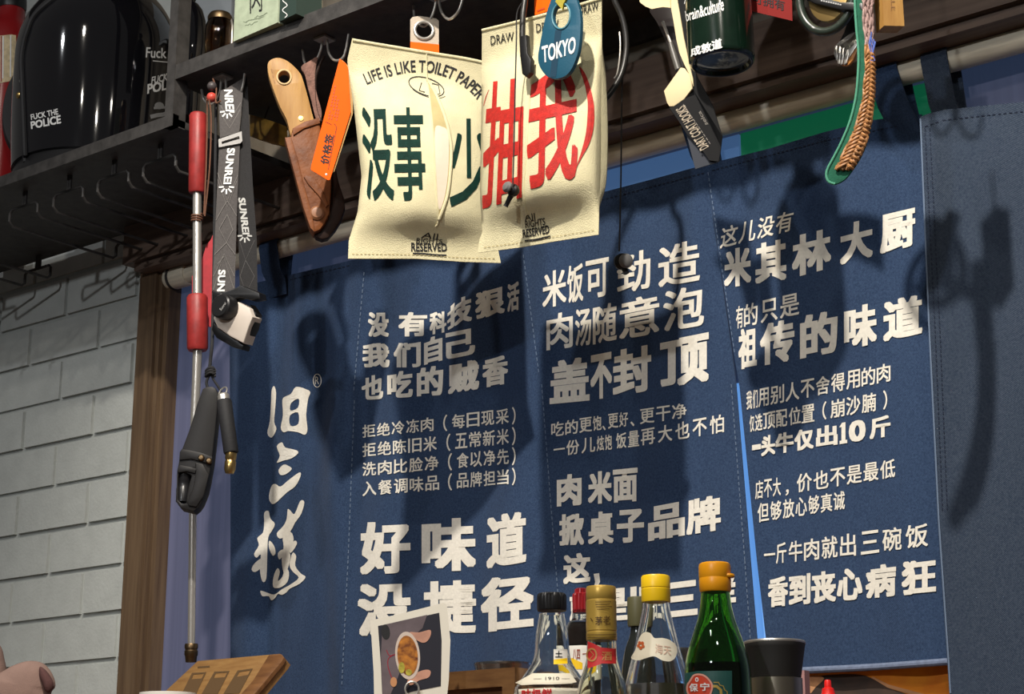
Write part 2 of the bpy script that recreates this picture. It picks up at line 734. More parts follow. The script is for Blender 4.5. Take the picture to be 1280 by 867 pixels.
# lintel with a stepped lower moulding
bm = bmesh.new()
add_box(bm, (-2.56, -0.05, zl_b + 0.02), (0.6, 0.02, zl_t))
add_box(bm, (-2.54, -0.038, zl_b + 0.006), (0.6, 0.02, zl_b + 0.02))
add_box(bm, (-2.52, -0.050, zl_b), (0.6, 0.02, zl_b + 0.007))
bevel_all(bm, 0.002, 2)
struct('trim_1', bm, M_lintel_wood)
# left jamb
xa = P(147, 840, -0.024).x
xb = xa + 0.066
xw = xb - xa
bm = bmesh.new()
add_box(bm, (xa, -0.024, -0.6), (xb - 0.30 * xw, 0.09, zl_t))
add_box(bm, (xb - 0.31 * xw, -0.017, -0.6), (xb - 0.16 * xw, 0.09, zl_t))
add_box(bm, (xb - 0.17 * xw, -0.008, -0.6), (xb, 0.09, zl_t))
bevel_all(bm, 0.003, 2)
struct('trim_2', bm, M_frame_wood)
xc = xb
# far jamb on the right, outside the picture
struct('trim_3', box_bm((0.45, -0.045, -0.6), (0.6, 0.09, zl_t), 0.003), M_frame_wood)
# blue and green panels behind the curtain, given an added glow of their own
M_blueboard = mat('blue_board_glow', (0.105, 0.105, 0.165), 0.5, noise=0.18, nscale=3, stretch=(22, 1, 0.5), emit=((0.17, 0.27, 0.55), 0.09))
struct('glow_panel_1', box_bm((xc - 0.05, 0.045, -0.6), (0.6, 0.06, zl_t), 0), M_blueboard)
struct('glow_panel_5', box_bm((xb - 0.01, 0.0205, -0.6), (P(302, 700, 0.02).x, 0.044, rz0 + 0.03), 0.001), M_blueboard)
M_slit_glow = mat('pale_blue_glow', (0.2, 0.35, 0.6), 0.3, emit=((0.13, 0.34, 0.78), 0.9))
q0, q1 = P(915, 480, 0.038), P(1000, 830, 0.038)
struct('glow_panel_2', box_bm((q0.x, 0.038, q1.z - 0.06), (q1.x, 0.0445, q0.z), 0.001), M_slit_glow)
M_glow_blue = mat('blue_glow', (0.08, 0.16, 0.30), 0.45, emit=((0.17, 0.37, 0.80), 0.22))
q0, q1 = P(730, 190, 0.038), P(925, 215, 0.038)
struct('glow_panel_3', box_bm((q0.x, 0.038, 0.80), (q1.x, 0.0445, rz0 - 0.004), 0.001), M_glow_blue)
M_glow_green = mat('green_glow', (0.012, 0.13, 0.07), 0.5, emit=((0.03, 0.60, 0.27), 0.11))
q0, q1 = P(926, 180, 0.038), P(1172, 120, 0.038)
struct('glow_panel_4', box_bm((q0.x, 0.038, 0.80), (q1.x, 0.0445, rz0 - 0.004), 0.001), M_glow_green)
# counter below the picture that carries the bottles
struct('floor', box_bm((-4, -4, -1.26), (2, 0.3, -1.2)), mat('dark_floor', (0.08, 0.07, 0.06), 0.6))
bm = box_bm((-3.0, -0.86, COUNTER_Z - 0.04), (0.4, -0.06, COUNTER_Z), 0.004)
ctr = bpy.data.objects.new('counter', None)
COL.objects.link(ctr)
ctr.location = (-1.3, -0.46, -1.2)
ctr['kind'] = 'structure'
link('worktop', bm, M_wood_mid, ctr)
link('front_panel', box_bm((-2.98, -0.80, -1.2), (0.38, -0.08, COUNTER_Z - 0.04), 0.004), M_frame_wood, ctr)

# ================================================================== curtain rod
rz = P(880, 162, 0.0).z
rodt = thing('curtain_rod', 'pale wooden rod the blue curtains hang from, under the lintel', 'curtain rod', (-2.4, 0, rz))
rl = P(216, 351, 0).x
link('pole', tube_bm([(rl, 0, rz), (0.45, 0, rz)], 0.0165, 24), M_rod, rodt)
xf = P(212, 352, 0).x
link('end_flange', lathe_bm((xf, 0, rz), [(0.0, 0), (0.019, 0.0), (0.021, 0.003), (0.021, 0.052), (0.019, 0.055), (0.0165, 0.055)], 28, (1, 0, 0)), M_rod, rodt)
link('bracket', lathe_bm((xc, 0, rz), [(0.0, 0), (0.022, 0), (0.022, 0.006), (0.010, 0.009), (0.010, xf - xc), (0, xf - xc)], 24, (1, 0, 0)), M_black_metal, rodt)

# ================================================================== curtains
def fold(X, Z):
    """how far the hanging cloth stands out of its plane (room coordinates)"""
    a = 0.0
    d = max(0.0, min(1.0, (0.98 - Z) / 0.75))
    a += 0.0055 * sin(X * 21 + 0.8 + 0.9 * Z) * (0.45 + 0.6 * d)
    a += 0.0035 * sin(X * 47 + 2.1 * sin(Z * 5))
    a += 0.010 * math.exp(-((X + 2.19) / 0.035) ** 2) * (0.5 + d)
    a -= 0.012 * math.exp(-((X + 2.06 - 0.05 * d) / 0.03) ** 2) * (0.4 + d)
    # slack between the loops along the top
    a -= 0.006 * math.exp(-((Z - 0.93) / 0.05) ** 2) * sin(X * 15)
    return a


def cloth(q, base=0.0, off=0.0):
    y = base
    for _ in range(4):
        p = P(q[0], q[1], y)
        y = base + fold(p.x, p.z)
    return P(q[0], q[1], y - off)


TOP = [(285, 362), (330, 351), (440, 325), (620, 278), (750, 241), (815, 224), (880, 206), (960, 186), (1030, 165), (1090, 150), (1150, 143), (1200, 135)]


def panel(name, L, R, B, parent, nx=36, ny=70, base=0.0, m=None, off=0.0, top=TOP, hem=True, thick=0.0016):
    """one hanging length of cloth between two measured edges x(y), closed front and back"""
    bm = bmesh.new()
    rows = []
    for j in range(ny + 1):
        v = j / ny
        row = []
        for i in range(nx + 1):
            u = i / nx
            x = 0.5 * (L[0][1] + R[0][1])
            for _ in range(3):
                y = interp(top, x) * (1 - v) + interp(B, x) * v
                x = interp(L, y) * (1 - u) + interp(R, y) * u
            y = interp(top, x) * (1 - v) + interp(B, x) * v
            row.append((x, y))
        rows.append(row)
    fr = [[bm.verts.new(cloth(q, base, off)) for q in r] for r in rows]
    bk = [[bm.verts.new(v.co + Vector((0, thick, 0))) for v in r] for r in fr]
    for j in range(ny):
        for i in range(nx):
            bm.faces.new((fr[j][i], fr[j][i + 1], fr[j + 1][i + 1], fr[j + 1][i]))
            bm.faces.new((bk[j][i], bk[j + 1][i], bk[j + 1][i + 1], bk[j][i + 1]))
    for j in range(ny):
        bm.faces.new((fr[j][0], fr[j + 1][0], bk[j + 1][0], bk[j][0]))
        bm.faces.new((fr[j][nx], bk[j][nx], bk[j + 1][nx], fr[j + 1][nx]))
    for i in range(nx):
        bm.faces.new((fr[0][i], bk[0][i], bk[0][i + 1], fr[0][i + 1]))
        bm.faces.new((fr[ny][i], fr[ny][i + 1], bk[ny][i + 1], bk[ny][i]))
    return link(name, bm, m or M_denim, parent, smooth=True, sharp=60)


def dashes(pts, on=4.2, gap=3.0, wd=1.1):
    """a row of stitches along a measured line"""
    out = []
    pts = [Vector((p[0], p[1])) for p in pts]
    for a, b in zip(pts, pts[1:]):
        L = (b - a).length
        s = 0.0
        while s + on < L:
            out.append(stroke([a + (b - a) * (s / L), a + (b - a) * ((s + on) / L)], wd))
            s += on + gap
    return out


noren = thing('door_curtain', 'long navy split curtain printed with cream Chinese lettering, on the rod', 'curtain', P(760, 700, 0))
E0 = [(340, 286), (433, 287), (600, 288), (900, 288)]
E1 = [(300, 455), (340, 453), (500, 439), (700, 431), (900, 421)]
E2 = [(280, 650), (315, 652), (470, 672), (700, 689), (900, 702)]
E3 = [(200, 881), (215, 883), (440, 915), (480, 920), (700, 938), (795, 946), (900, 955)]
E3b = [(200, 881), (215, 883), (440, 917), (480, 924), (700, 946), (795, 957), (900, 968)]
E4 = [(130, 1152), (145, 1152), (400, 1166), (830, 1188), (900, 1191)]
BOT = [(285, 905), (690, 905)]
p1 = panel('panel', E0, E1, BOT, noren, 40)
p2 = panel('panel', E1, E2, BOT, noren)
p3 = panel('panel', E2, E3, [(690, 850), (950, 838)], noren)
p4 = panel('panel', E3b, E4, [(955, 843), (1000, 838.5), (1090, 834), (1190, 827)], noren, 40)


def glyphrow(body, xs, top, bot, off, shear=0.0):
    """one printed line: x span of each character, measured upper and lower edge"""
    out = []
    for i, ch in enumerate(body):
        x0, x1 = xs[2 * i], xs[2 * i + 1]

        def fn(u, v, x0=x0, x1=x1):
            x = x0 + (x1 - x0) * u
            t, b = interp(top, x), interp(bot, x)
            return (x + shear * (v - 0.5), b + (t - b) * v)
        if ch in '一':
            xm = (x0 + x1) / 2
            t, b = interp(top, xm), interp(bot, xm)
            c, h = (t + b) / 2, (b - t) * (0.13 if off > 0.02 else 0.055)
            s = (interp(bot, x1) - interp(bot, x0)) / 2
            out.append(poly([(x0, c - h - s), (x1, c - h + s), (x1, c + h + s), (x0, c + h - s)]))
        elif ch == '1':
            out.append(poly([fn(0.0, 0.80), fn(0.35, 1.0), fn(0.78, 1.0), fn(0.78, 0.16), fn(1.0, 0.16), fn(1.0, 0.0), fn(0.05, 0.0), fn(0.05, 0.16), fn(0.28, 0.16), fn(0.28, 0.80)]))
        elif ch in '、，,':
            fn2 = lambda u, v, f=fn: f(u, v * 0.33 - 0.06)
            out.append(fit(ch, off, fn2))
        else:
            out.append(fit(ch, off, fn))
    return out


def even(x0, x1, n, fill=0.9):
    wdt = (x1 - x0) / (n - 1 + fill)
    r = []
    for i in range(n):
        r += [x0 + wdt * i, x0 + wdt * (i + fill)]
    return r


HV, MD, TN = 0.036, 0.018, 0.013

# --- first panel: brush-written name, traced stroke by stroke
def zz(pts, ox=280, oy=440, s=2.55):
    return [(p.x, p.y) for p in cr([(ox + a / s, oy + b / s, 0) for a, b in pts], 3, True)]


brush = [
    poly(zz([(152, 120), (160, 108), (166, 130), (163, 180), (160, 222), (167, 245), (152, 272), (138, 258), (146, 220), (150, 160)])),
    poly(zz([(186, 152), (198, 140), (214, 132), (230, 110), (262, 118), (275, 128), (268, 150), (262, 200), (266, 245), (258, 263), (236, 255), (205, 251), (190, 255), (181, 240), (188, 200)]),
         [zz([(214, 162), (238, 148), (236, 176), (212, 186)]), zz([(210, 202), (236, 192), (237, 228), (212, 234)])]),
    poly(zz([(168, 300), (185, 287), (195, 303), (230, 312), (236, 322), (215, 338), (190, 345), (168, 352), (178, 330)])),
    poly(zz([(174, 375), (190, 358), (205, 362), (216, 372), (198, 388), (180, 391)])),
    poly(zz([(143, 458), (152, 425), (165, 420), (180, 428), (205, 408), (240, 383), (244, 395), (227, 427), (200, 447), (162, 482), (148, 478)])),
    poly(zz([(128, 512), (142, 506), (148, 530), (162, 547), (152, 570), (141, 590), (138, 640), (135, 720), (122, 730), (114, 690), (117, 645), (104, 655), (96, 642), (111, 615), (106, 592), (124, 575), (128, 545)])),
    poly(zz([(88, 692), (98, 672), (122, 656), (124, 680), (100, 700)])),
    poly(zz([(145, 600), (160, 618), (164, 640), (155, 648), (143, 622)])),
    poly(zz([(168, 577), (188, 555), (200, 530), (203, 500), (213, 506), (225, 515), (243, 474), (256, 478), (246, 515), (227, 542), (217, 562), (202, 582), (178, 594)])),
    poly(zz([(188, 588), (212, 572), (222, 598), (207, 630), (212, 650), (203, 690), (190, 702), (184, 660), (190, 620)])),
    poly(zz([(172, 640), (188, 628), (190, 645), (176, 660)])),
    poly(zz([(206, 618), (226, 600), (232, 612), (212, 640)])),
    poly(zz([(157, 748), (158, 715), (170, 688), (178, 700), (172, 728), (186, 715), (195, 688), (207, 700), (202, 732), (178, 750)])),
    poly(zz([(220, 638), (230, 650), (227, 680), (245, 705), (260, 716), (242, 737), (210, 753), (200, 764), (185, 773), (172, 770), (162, 784), (150, 790), (142, 777), (122, 777), (116, 760), (135, 765), (160, 772), (185, 755), (215, 738), (238, 718), (220, 700), (209, 680), (213, 655)])),
]
brush.append(stroke(ell(396.5, 475.5, 4.9, 8.2, 22), 1.0, True))
brush += [fit('R', 0.0, lambda u, v: (393.8 + 5 * u, 480 - 9.5 * v))]
decal('printed_lettering', brush, lambda q: cloth(q, 0, 0.0012), M_print, p1, 9, label='cream brush-written characters')

T = []
T += glyphrow('没有科技狠活', [460, 486, 498, 534, 537, 558, 559, 590, 594, 631, 634, 649],
              [(460, 390), (530, 390), (556, 389), (575, 372), (649, 351)], [(460, 421), (530, 420), (556, 415), (575, 404), (649, 387)], HV)
T += glyphrow('我们自己', [453, 487, 492, 526, 530, 553, 557, 594], [(453, 429), (520, 428), (545, 419), (594, 409)], [(453, 459), (520, 459), (545, 452), (594, 442)], HV)
T += glyphrow('也吃的贼香', [452, 479, 484, 516, 521, 554, 560, 599, 603, 635], [(452, 471), (635, 443)], [(452, 500), (560, 493), (635, 479)], HV)
for s_, xl, lt, rt, lb, rb in (('拒绝冷冻肉', 542, 531, 509, 547, 528), ('拒绝陈旧米', 546, 554, 534, 571, 554),
                               ('洗肉比脸净', 548, 578, 559, 595, 579), ('入餐调味品', 549, 602, 585, 620, 604)):
    T += glyphrow(s_, even(453, xl, 5, 0.88), [(453, lt), (645, rt)], [(453, lb), (645, rb)], TN)
for s_, x0, lt, rt, lb, rb in (('每日现采', 565, 531, 509, 547, 528), ('五常新米', 569, 554, 534, 571, 554),
                               ('食以净先', 571, 578, 559, 595, 579), ('品牌担当', 571, 602, 585, 620, 604)):
    T += glyphrow(s_, even(x0, 636, 4, 0.88), [(453, lt), (645, rt)], [(453, lb), (645, rb)], TN)
    T += glyphrow('（', [x0 - 11, x0 - 6], [(453, lt - 1), (645, rt - 1)], [(453, lb + 2), (645, rb + 2)], TN)
    T += glyphrow('）', [640, 644.5], [(453, lt - 1), (645, rt - 1)], [(453, lb + 2), (645, rb + 2)], TN)
T += glyphrow('好味道', [450, 513, 527, 595, 608, 658], [(450, 653), (595, 646), (658, 638)], [(450, 718), (600, 712), (658, 703)], HV)
T += glyphrow('没捷径', [447, 514, 529, 595, 601, 667], [(447, 730), (595, 724), (667, 716)], [(447, 796), (595, 791), (667, 784)], HV)
decal('printed_lettering', T, lambda q: cloth(q, 0, 0.0012), M_print, p2, 12, label='cream printed characters')

T = []
T += glyphrow('米饭可劲造', [678, 708, 709, 729, 732, 761, 771, 813, 823, 875], [(678, 342), (730, 327), (875, 298)], [(678, 386), (760, 369), (875, 351)], MD)
T += glyphrow('肉汤随意泡', [683, 716, 719, 739, 741, 771, 774, 824, 829, 880], [(683, 394), (740, 383), (880, 354)], [(683, 438), (745, 430), (880, 406)], MD)
T += glyphrow('盖不封顶', [687, 737, 738, 765, 766, 814, 825, 886], [(687, 452), (740, 444), (885, 415)], [(687, 505), (740, 500), (885, 476)], HV)
tl, bl = [(689, 528), (857, 503), (904, 494)], [(689, 546), (857, 522)]
T += glyphrow('吃的更', even(689, 740, 3), tl, bl, TN) + glyphrow('饱、', [741, 752, 753, 757], tl, bl, TN) + glyphrow('更好、', [760, 773, 774, 785, 788, 793], tl, bl, TN)
T += glyphrow('更干净', even(800, 858, 3), tl, bl, TN)
tl, bl = [(692, 553), (800, 537), (904, 517)], [(692, 571), (800, 557), (904, 540)]
T += glyphrow('一份儿', [692, 706, 708, 724, 727, 744], tl, bl, TN) + glyphrow('炫饱', [746, 755, 756, 765], tl, bl, TN) + glyphrow('饭量', [770, 783, 785, 799], tl, bl, TN)
T += glyphrow('再大也不怕', even(801, 905, 5, 0.82), tl, bl, TN)
T += glyphrow('肉米面', [696, 727, 735, 765, 766, 797], [(696, 594), (797, 584)], [(696, 633), (797, 626)], HV)
T += glyphrow('掀桌子品牌', [699, 730, 735, 767, 771, 805, 810, 856, 858, 901], [(699, 643), (805, 635), (901, 617)], [(699, 682), (805, 677), (901, 662)], HV)
T += glyphrow('这', [704, 738], [(704, 692), (738, 690)], [(704, 730), (738, 727)], HV)
T.append(poly([(742, 717), (749, 716), (750, 727), (746, 735), (742, 735), (744, 727)]))
T += glyphrow('就是旧三样', [712, 741, 745, 786, 788, 828, 833, 872, 878, 920], [(712, 741), (830, 729), (920, 718)], [(712, 780), (830, 772), (920, 763)], HV)
decal('printed_lettering', T, lambda q: cloth(q, 0, 0.0012), M_print, p3, 12, label='cream printed characters')

T = []
T += glyphrow('这儿没有', even(901, 991, 4), [(901, 284), (991, 262)], [(901, 311), (991, 288)], TN, 3)
T += glyphrow('米其林大厨', [905, 939, 944, 983, 990, 1039, 1050, 1091, 1100, 1144], [(905, 313), (985, 297), (1144, 259)], [(905, 360), (985, 349), (1144, 306)], HV)
T += glyphrow('有', [920, 929], [(920, 383), (999, 365)], [(920, 411), (999, 393)], TN) + glyphrow('的只是', [930, 947, 951, 972, 975, 999], [(920, 383), (999, 365)], [(920, 411), (999, 393)], TN)
T += glyphrow('祖传的味道', [923, 946, 950, 993, 1000, 1047, 1055, 1096, 1104, 1153], [(923, 412), (1000, 395), (1153, 367)], [(923, 462), (1000, 449), (1153, 417)], HV)
T += glyphrow('我们用别人不舍得用的肉', [933, 940, 941, 947, 948, 961] + even(963, 1113, 8, 0.9), [(933, 489), (1113, 453)], [(933, 512), (1113, 476)], TN)
tl, bl = [(937, 519), (1109, 487)], [(937, 540), (1109, 511)]
T += glyphrow('仅选顶配位置', [937, 943, 944, 953, 954, 969, 970, 984, 986, 1001, 1002, 1018], tl, bl, TN) + glyphrow('（', [1028, 1033], tl, bl, TN) + glyphrow('崩沙腩', even(1038, 1095, 3), tl, bl, TN) + glyphrow('）', [1104, 1109], tl, bl, TN)
T += glyphrow('一头牛仅出10斤', [940, 951, 951.5, 969, 969.5, 992, 993, 1017, 1020, 1047, 1049, 1059, 1061, 1082, 1087, 1113], [(940, 547), (1113, 518)], [(940, 572), (1113, 545)], HV)
tl, bl = [(944, 601), (1119, 573)], [(944, 624), (1119, 596)]
T += glyphrow('店不大', even(944, 976, 3), tl, bl, TN) + glyphrow('，', [982, 986], tl, bl, TN) + glyphrow('价也不是最低', even(996, 1119, 6), tl, bl, TN)
T += glyphrow('但够放心够真诚', even(947, 1056, 7, 0.9), [(947, 629), (1056, 613)], [(947, 653), (1056, 636)], TN)
T += glyphrow('一斤牛肉就出三碗饭', [955, 969, 970, 983, 986, 1003, 1005, 1024, 1027, 1047, 1050, 1070, 1076, 1099, 1103, 1127, 1132, 1160], [(955, 681), (1160, 653)], [(955, 706), (1070, 694), (1160, 682)], TN)
T += glyphrow('香到丧心病狂', [960, 985, 986, 1013, 1014, 1045, 1046, 1078, 1082, 1120, 1127, 1170], [(960, 722), (1170, 697)], [(960, 759), (1170, 740)], HV)
decal('printed_lettering', T, lambda q: cloth(q, 0, 0.0012), M_print, p4, 12, label='cream printed characters')

# stitched seams
for pn, ls in ((p2, [[(455, 340), (442, 490)], [(443, 500), (435, 700), (427, 860)]]),
               (p3, [[(654, 318), (674, 470)], [(677, 480), (694, 700), (699, 760)], [(914, 480), (931, 700), (938, 800)]]),
               (p4, [[(885, 215), (918, 440)]])):
    st = []
    for l_ in ls:
        st += dashes(l_)
    decal('seam_stitching', st, lambda q: cloth(q, 0, 0.001), M_stitch, pn, 12)
for pn, ls in ((p1, [[(335, 356), (440, 331)]]), (p3, [[(752, 250), (880, 216)]]), (p4, [[(890, 213), (1030, 176), (1148, 152)]])):
    st = []
    for l_ in ls:
        st += dashes(l_, 3.4, 2.2, 1.3)
    decal('hem_stitching', st, lambda q: cloth(q, 0, 0.001), M_stitchd, pn, 12)
# rolled hem at the foot of the last printed panel
hp = [cloth(q, -0.001) for q in cr([(958, 842, 0), (1000, 838, 0), (1090, 833.5, 0), (1187, 826.5, 0)], 10)]
link('bottom_hem', tube_bm(hp, 0.0045, 10), mat('pale_hem', (0.16, 0.20, 0.30), 0.9, noise=0.15, nscale=200), p4)


def loop_tab(x0, x1, ztop, zc, parent, skew=0.0, m=None, base=0.0):
    """flat strap from the cloth's top edge up over the rod and down behind it"""
    bm = bmesh.new()
    R = 0.0195
    path = [(0.009 + base, ztop - 0.030), (0.004 + base, ztop - 0.004), (-0.010 + base * 0.6, ztop + 0.014)]
    for k in range(9):
        a = pi + (-pi) * k / 8
        path.append((R * cos(a), rz + R * sin(a)))
    path += [(0.016, ztop + 0.03), (0.014, ztop - 0.012)]
    th = 0.0022
    rows = []
    N = len(path)
    for i, (y, z) in enumerate(path):
        a, b = path[max(i - 1, 0)], path[min(i + 1, N - 1)]
        n = Vector((0, -(b[1] - a[1]), (b[0] - a[0]))).normalized()
        s = skew * (z - ztop)
        rows.append([Vector((x0 + s, y, z)), Vector((x1 + s, y, z)), Vector((x1 + s, y, z)) + n * th, Vector((x0 + s, y, z)) + n * th])
    vs = [[bm.verts.new(p) for p in r] for r in rows]
    for i in range(N - 1):
        for k in range(4):
            bm.faces.new((vs[i][k], vs[i][(k + 1) % 4], vs[i + 1][(k + 1) % 4], vs[i + 1][k]))
    bm.faces.new(vs[0])
    bm.faces.new(vs[-1][::-1])
    return link('loop_tab', bm, m or M_denim, parent, sharp=50)


for xl, xr, yt in ((868, 893, 207), (1103, 1140, 148)):
    a, b = P(xl, yt, -0.006), P(xr, yt - 6, -0.006)
    loop_tab(a.x, b.x, a.z, rz, noren, -0.18)
a, b = P(330, 350, -0.006), P(352, 345, -0.006)
loop_tab(a.x, b.x, a.z, rz, noren, 0)
a, b = P(600, 283, -0.006), P(628, 276, -0.006)
loop_tab(a.x, b.x, a.z, rz, noren, 0)

# the plain curtain overlapping at the right
plain = thing('door_curtain', 'plain grey-blue curtain without lettering overlapping the printed one at right', 'curtain', P(1230, 800, -0.03))
TOP5 = [(1140, 151), (1150, 146), (1160, 142), (1180, 137), (1240, 131), (1285, 127), (1400, 112)]
p5 = panel('panel', [(130, 1149), (400, 1160), (650, 1172), (900, 1189)], [(100, 1380), (900, 1400)], [(1150, 940), (1400, 915)], plain, 44, 70, base=-0.028,
           m=M_denim2, top=TOP5, thick=0.002)
st = dashes([(1156, 160), (1168, 400), (1178, 640)], 3.6, 2.4, 1.2) + dashes([(1162, 160), (1174, 400), (1184, 640)], 3.6, 2.4, 1.2) + dashes([(1156, 158), (1178, 150), (1240, 143), (1280, 139)], 4, 3, 1.3)
decal('seam_stitching', st, lambda q: cloth(q, -0.028, 0.001), M_stitchd, p5, 12)
decal('raw_edge', [stroke([(1150.5, 148), (1161, 400), (1173.5, 650), (1186, 830), (1188, 866)], 2.0)], lambda q: cloth(q, -0.028, 0.001), M_stitch, p5, 10)
a, b = P(1158, 139, -0.03), P(1191, 134, -0.03)
loop_tab(a.x, b.x, a.z, rz, plain, -0.10, M_denim2, -0.012)
# ================================================================== the black metal shelf
SY = -0.33                                   # front face of the shelf
zr_b = P(240, 91, SY).z                     # underside of the right-hand board
zr_t = P(240, 73, SY).z
zl0 = P(100, 198, SY).z                      # underside of the lower left board
zl1 = P(100, 184, SY).z
xp0, xp1 = P(211, 60, SY).x, P(221, 60, SY).x
shelf = thing('wall_shelf', 'black metal shelf with a lower left bay, carrying helmet, jars and hooks', 'shelf', (-1.9, -0.15, zl0))
XR = -0.35
bm = box_bm((xp1 - 0.001, SY, zr_b), (XR, SY + 0.012, zr_t), 0.0015)
link('front_rail', bm, M_black_metal, shelf)
link('shelf_board', box_bm((xp0, SY + 0.012, zr_b + 0.004), (XR, -0.024, zr_b + 0.022), 0.001), M_black_metal, shelf)
link('lower_front_rail', box_bm((-3.3, SY, zl0), (xp1, SY + 0.012, zl1), 0.0015), M_black_metal, shelf)
link('lower_board', box_bm((-3.3, SY + 0.012, zl0 + 0.002), (xp1, -0.024, zl0 + 0.014), 0.001), M_black_metal, shelf)
link('post', box_bm((xp0, SY - 0.001, zl0), (xp1, SY + 0.026, 1.98), 0.0015), M_black_metal, shelf)
link('rear_post', box_bm((xp0, -0.052, zl0), (xp1, -0.024, 1.85), 0.0015), M_black_metal, shelf)
link('back_rail', box_bm((xp0, -0.036, zr_b - 0.03), (XR, -0.024, zr_b + 0.004), 0.001), M_black_metal, shelf)
zu = 1.95
link('upper_board', box_bm((-3.3, SY, zu), (XR, -0.024, zu + 0.03), 0.0015), M_black_metal, shelf)
link('side_post', box_bm((XR - 0.03, SY, zr_b - 0.05), (XR, SY + 0.03, 1.85), 0.0015), M_black_metal, shelf)

# stemware rails below the left bay
rack = thing('stemware_rack', 'black wire stemware rack hanging below the left shelf bay', 'rack', (-2.5, -0.16, 1.06))
zrl = P(68, 265, -0.28).z
for cxp, cyp in ((-82, 300), (33, 262), (89, 240), (145, 222), (203, 198)):
    cx = P(cxp, cyp, -0.28).x
    hw, r = 0.040, 0.0028
    zt = zrl + 0.028
    bm = bmesh.new()
    yf, yb = -0.285, -0.045
    top_z = zl0 + 0.003
    for s in (-1, 1):
        # front leg drops, runs to the back, rises again
        pts = [(cx, yf, zt), (cx + s * hw * 0.85, yf, zt), (cx + s * hw, yf, zt - 0.006), (cx + s * hw, yf, zrl + 0.008), (cx + s * hw, yf + 0.008, zrl),
               (cx + s * hw, yb - 0.006, zrl), (cx + s * hw, yb, zrl + 0.006), (cx + s * hw, yb, zt - 0.005), (cx + s * hw * 0.85, yb, zt), (cx, yb, zt)]
        add_tube(bm, pts, r, 8)
        add_tube(bm, [(cx + s * 0.003, yf, zt), (cx + s * 0.003, yf, top_z)], r, 8)
        add_tube(bm, [(cx + s * 0.003, yb, zt), (cx + s * 0.003, yb, top_z)], r * 1.5, 8)
    link('glass_rail', bm, M_black_metal, rack)

# ================================================================== hooks under the shelf
HY = -0.285


def hook(label, stem, left, right, y=HY, group='double wire hooks under the shelf'):
    """one bent double wire hook; two strands come down together and part"""
    o = stem[0]
    bm = bmesh.new()
    for s_, dx in ((left, -2.2), (right, 2.2)):
        p = [Vector(P(o[0] + dx, o[1], y))]
        p[0].z = zr_b + 0.002
        pts = [p[0]] + [P(a, b, y) for a, b in s_]
        add_tube(bm, cr(pts, 8), 0.0021, 8)
    pl = P(o[0], o[1], y)
    add_box(bm, (pl.x - 0.012, y - 0.012, zr_b - 0.0005), (pl.x + 0.012, y + 0.012, zr_b + 0.003))
    ob = link('wire_hook', bm, M_steel, None)
    return tag(ob, label, 'hook', group)


hook('steel double hook at the left, holding the strap and the red-grip stick', [(279, 85)],
     [(276.5, 100), (274, 118), (265, 130), (255.5, 125), (252, 112)], [(282, 100), (284, 116), (293, 124), (302, 113), (306, 92)])
hook('steel double hook between the wooden knife handle and the first pouch', [(406, 34)],
     [(404, 42), (401, 62), (393, 78), (382, 80), (378, 62)], [(409, 50), (411, 66), (419, 75.5), (430, 70), (436, 42)])
hook('steel double hook directly above the pouch with the grommet tab', [(547, -14)],
     [(545, 2), (540, 20), (530, 33), (519, 24), (517, 7)], [(549, 4), (553, 17), (562, 24), (573, 14), (579, -4)])
hook('steel double hook at the top edge behind the blue oval tag', [(690, -62)],
     [(688, -40), (682, -24), (672, -22), (668, -40)], [(692, -40), (698, -22), (709, -22), (713, -44)])
hook('steel double hook above the black coat-hook package', [(826, -110)],
     [(824, -80), (816, -58), (806, -62), (803, -85)], [(828, -80), (838, -58), (846, -62), (849, -85)])
hook('steel double hook above the hanging green bottle and red card', [(925, -140)],
     [(923, -110), (914, -90), (904, -96), (901, -118)], [(927, -110), (938, -92), (948, -98), (951, -120)])
hook('steel double hook at the far right above the green-edged strap', [(1068, -185)],
     [(1066, -150), (1056, -128), (1045, -134), (1042, -160)], [(1070, -150), (1081, -130), (1092, -136), (1095, -160)])

# ================================================================== things standing on the shelf
# helmet
hc = P(127, 78, -0.160)
hk = mpp(hc)
zf = zl0 + 0.0145
hb = zf
R0 = 105 * hk
helm = thing('helmet', 'glossy black open-face helmet with white slogan stickers on the left shelf', 'helmet', (hc.x, hc.y, hb))
HC = (hc.z - hb) / R0
LIP = 0.30
_kk = (HC - LIP) / 0.34
prof = [(0.90, LIP - 0.01), (sqrt(1 - ((HC - LIP) / _kk) ** 2), LIP)]
prof += [(sqrt(1 - ((HC - h) / _kk) ** 2), h) for h in [LIP + (HC - LIP) * i / 10 for i in range(1, 10)]]
prof += [(cos(t * pi / 40), HC + 1.02 * sin(t * pi / 40)) for t in range(0, 21)]
prof = [(a * R0, b * R0) for a, b in prof]
hto = Vector((CAM.x - hc.x, CAM.y - hc.y, 0)).normalized()
shell_bm = lathe_bm((hc.x, hc.y, hb), [(0.86 * R0, (LIP - 0.012) * R0)] + prof, 72)
for v_ in shell_bm.verts:
    if v_.co.y > hc.y:
        v_.co.y = hc.y + (v_.co.y - hc.y) * 0.80
shell = link('shell', shell_bm, M_gloss_black, helm, sharp=70)
roll_bm = lathe_bm((hc.x, hc.y, hb), [(a * R0, b * R0) for a, b in ((0, 0.04), (0.62, 0.03), (0.80, 0.0), (0.93, 0.0), (0.975, 0.012), (0.99, 0.04), (0.985, 0.08), (0.965, 0.14), (0.935, 0.21), (0.915, 0.265), (0.905, LIP - 0.004), (0.86, LIP + 0.01))], 72)
for v_ in roll_bm.verts:
    if v_.co.y > hc.y:
        v_.co.y = hc.y + (v_.co.y - hc.y) * 0.80
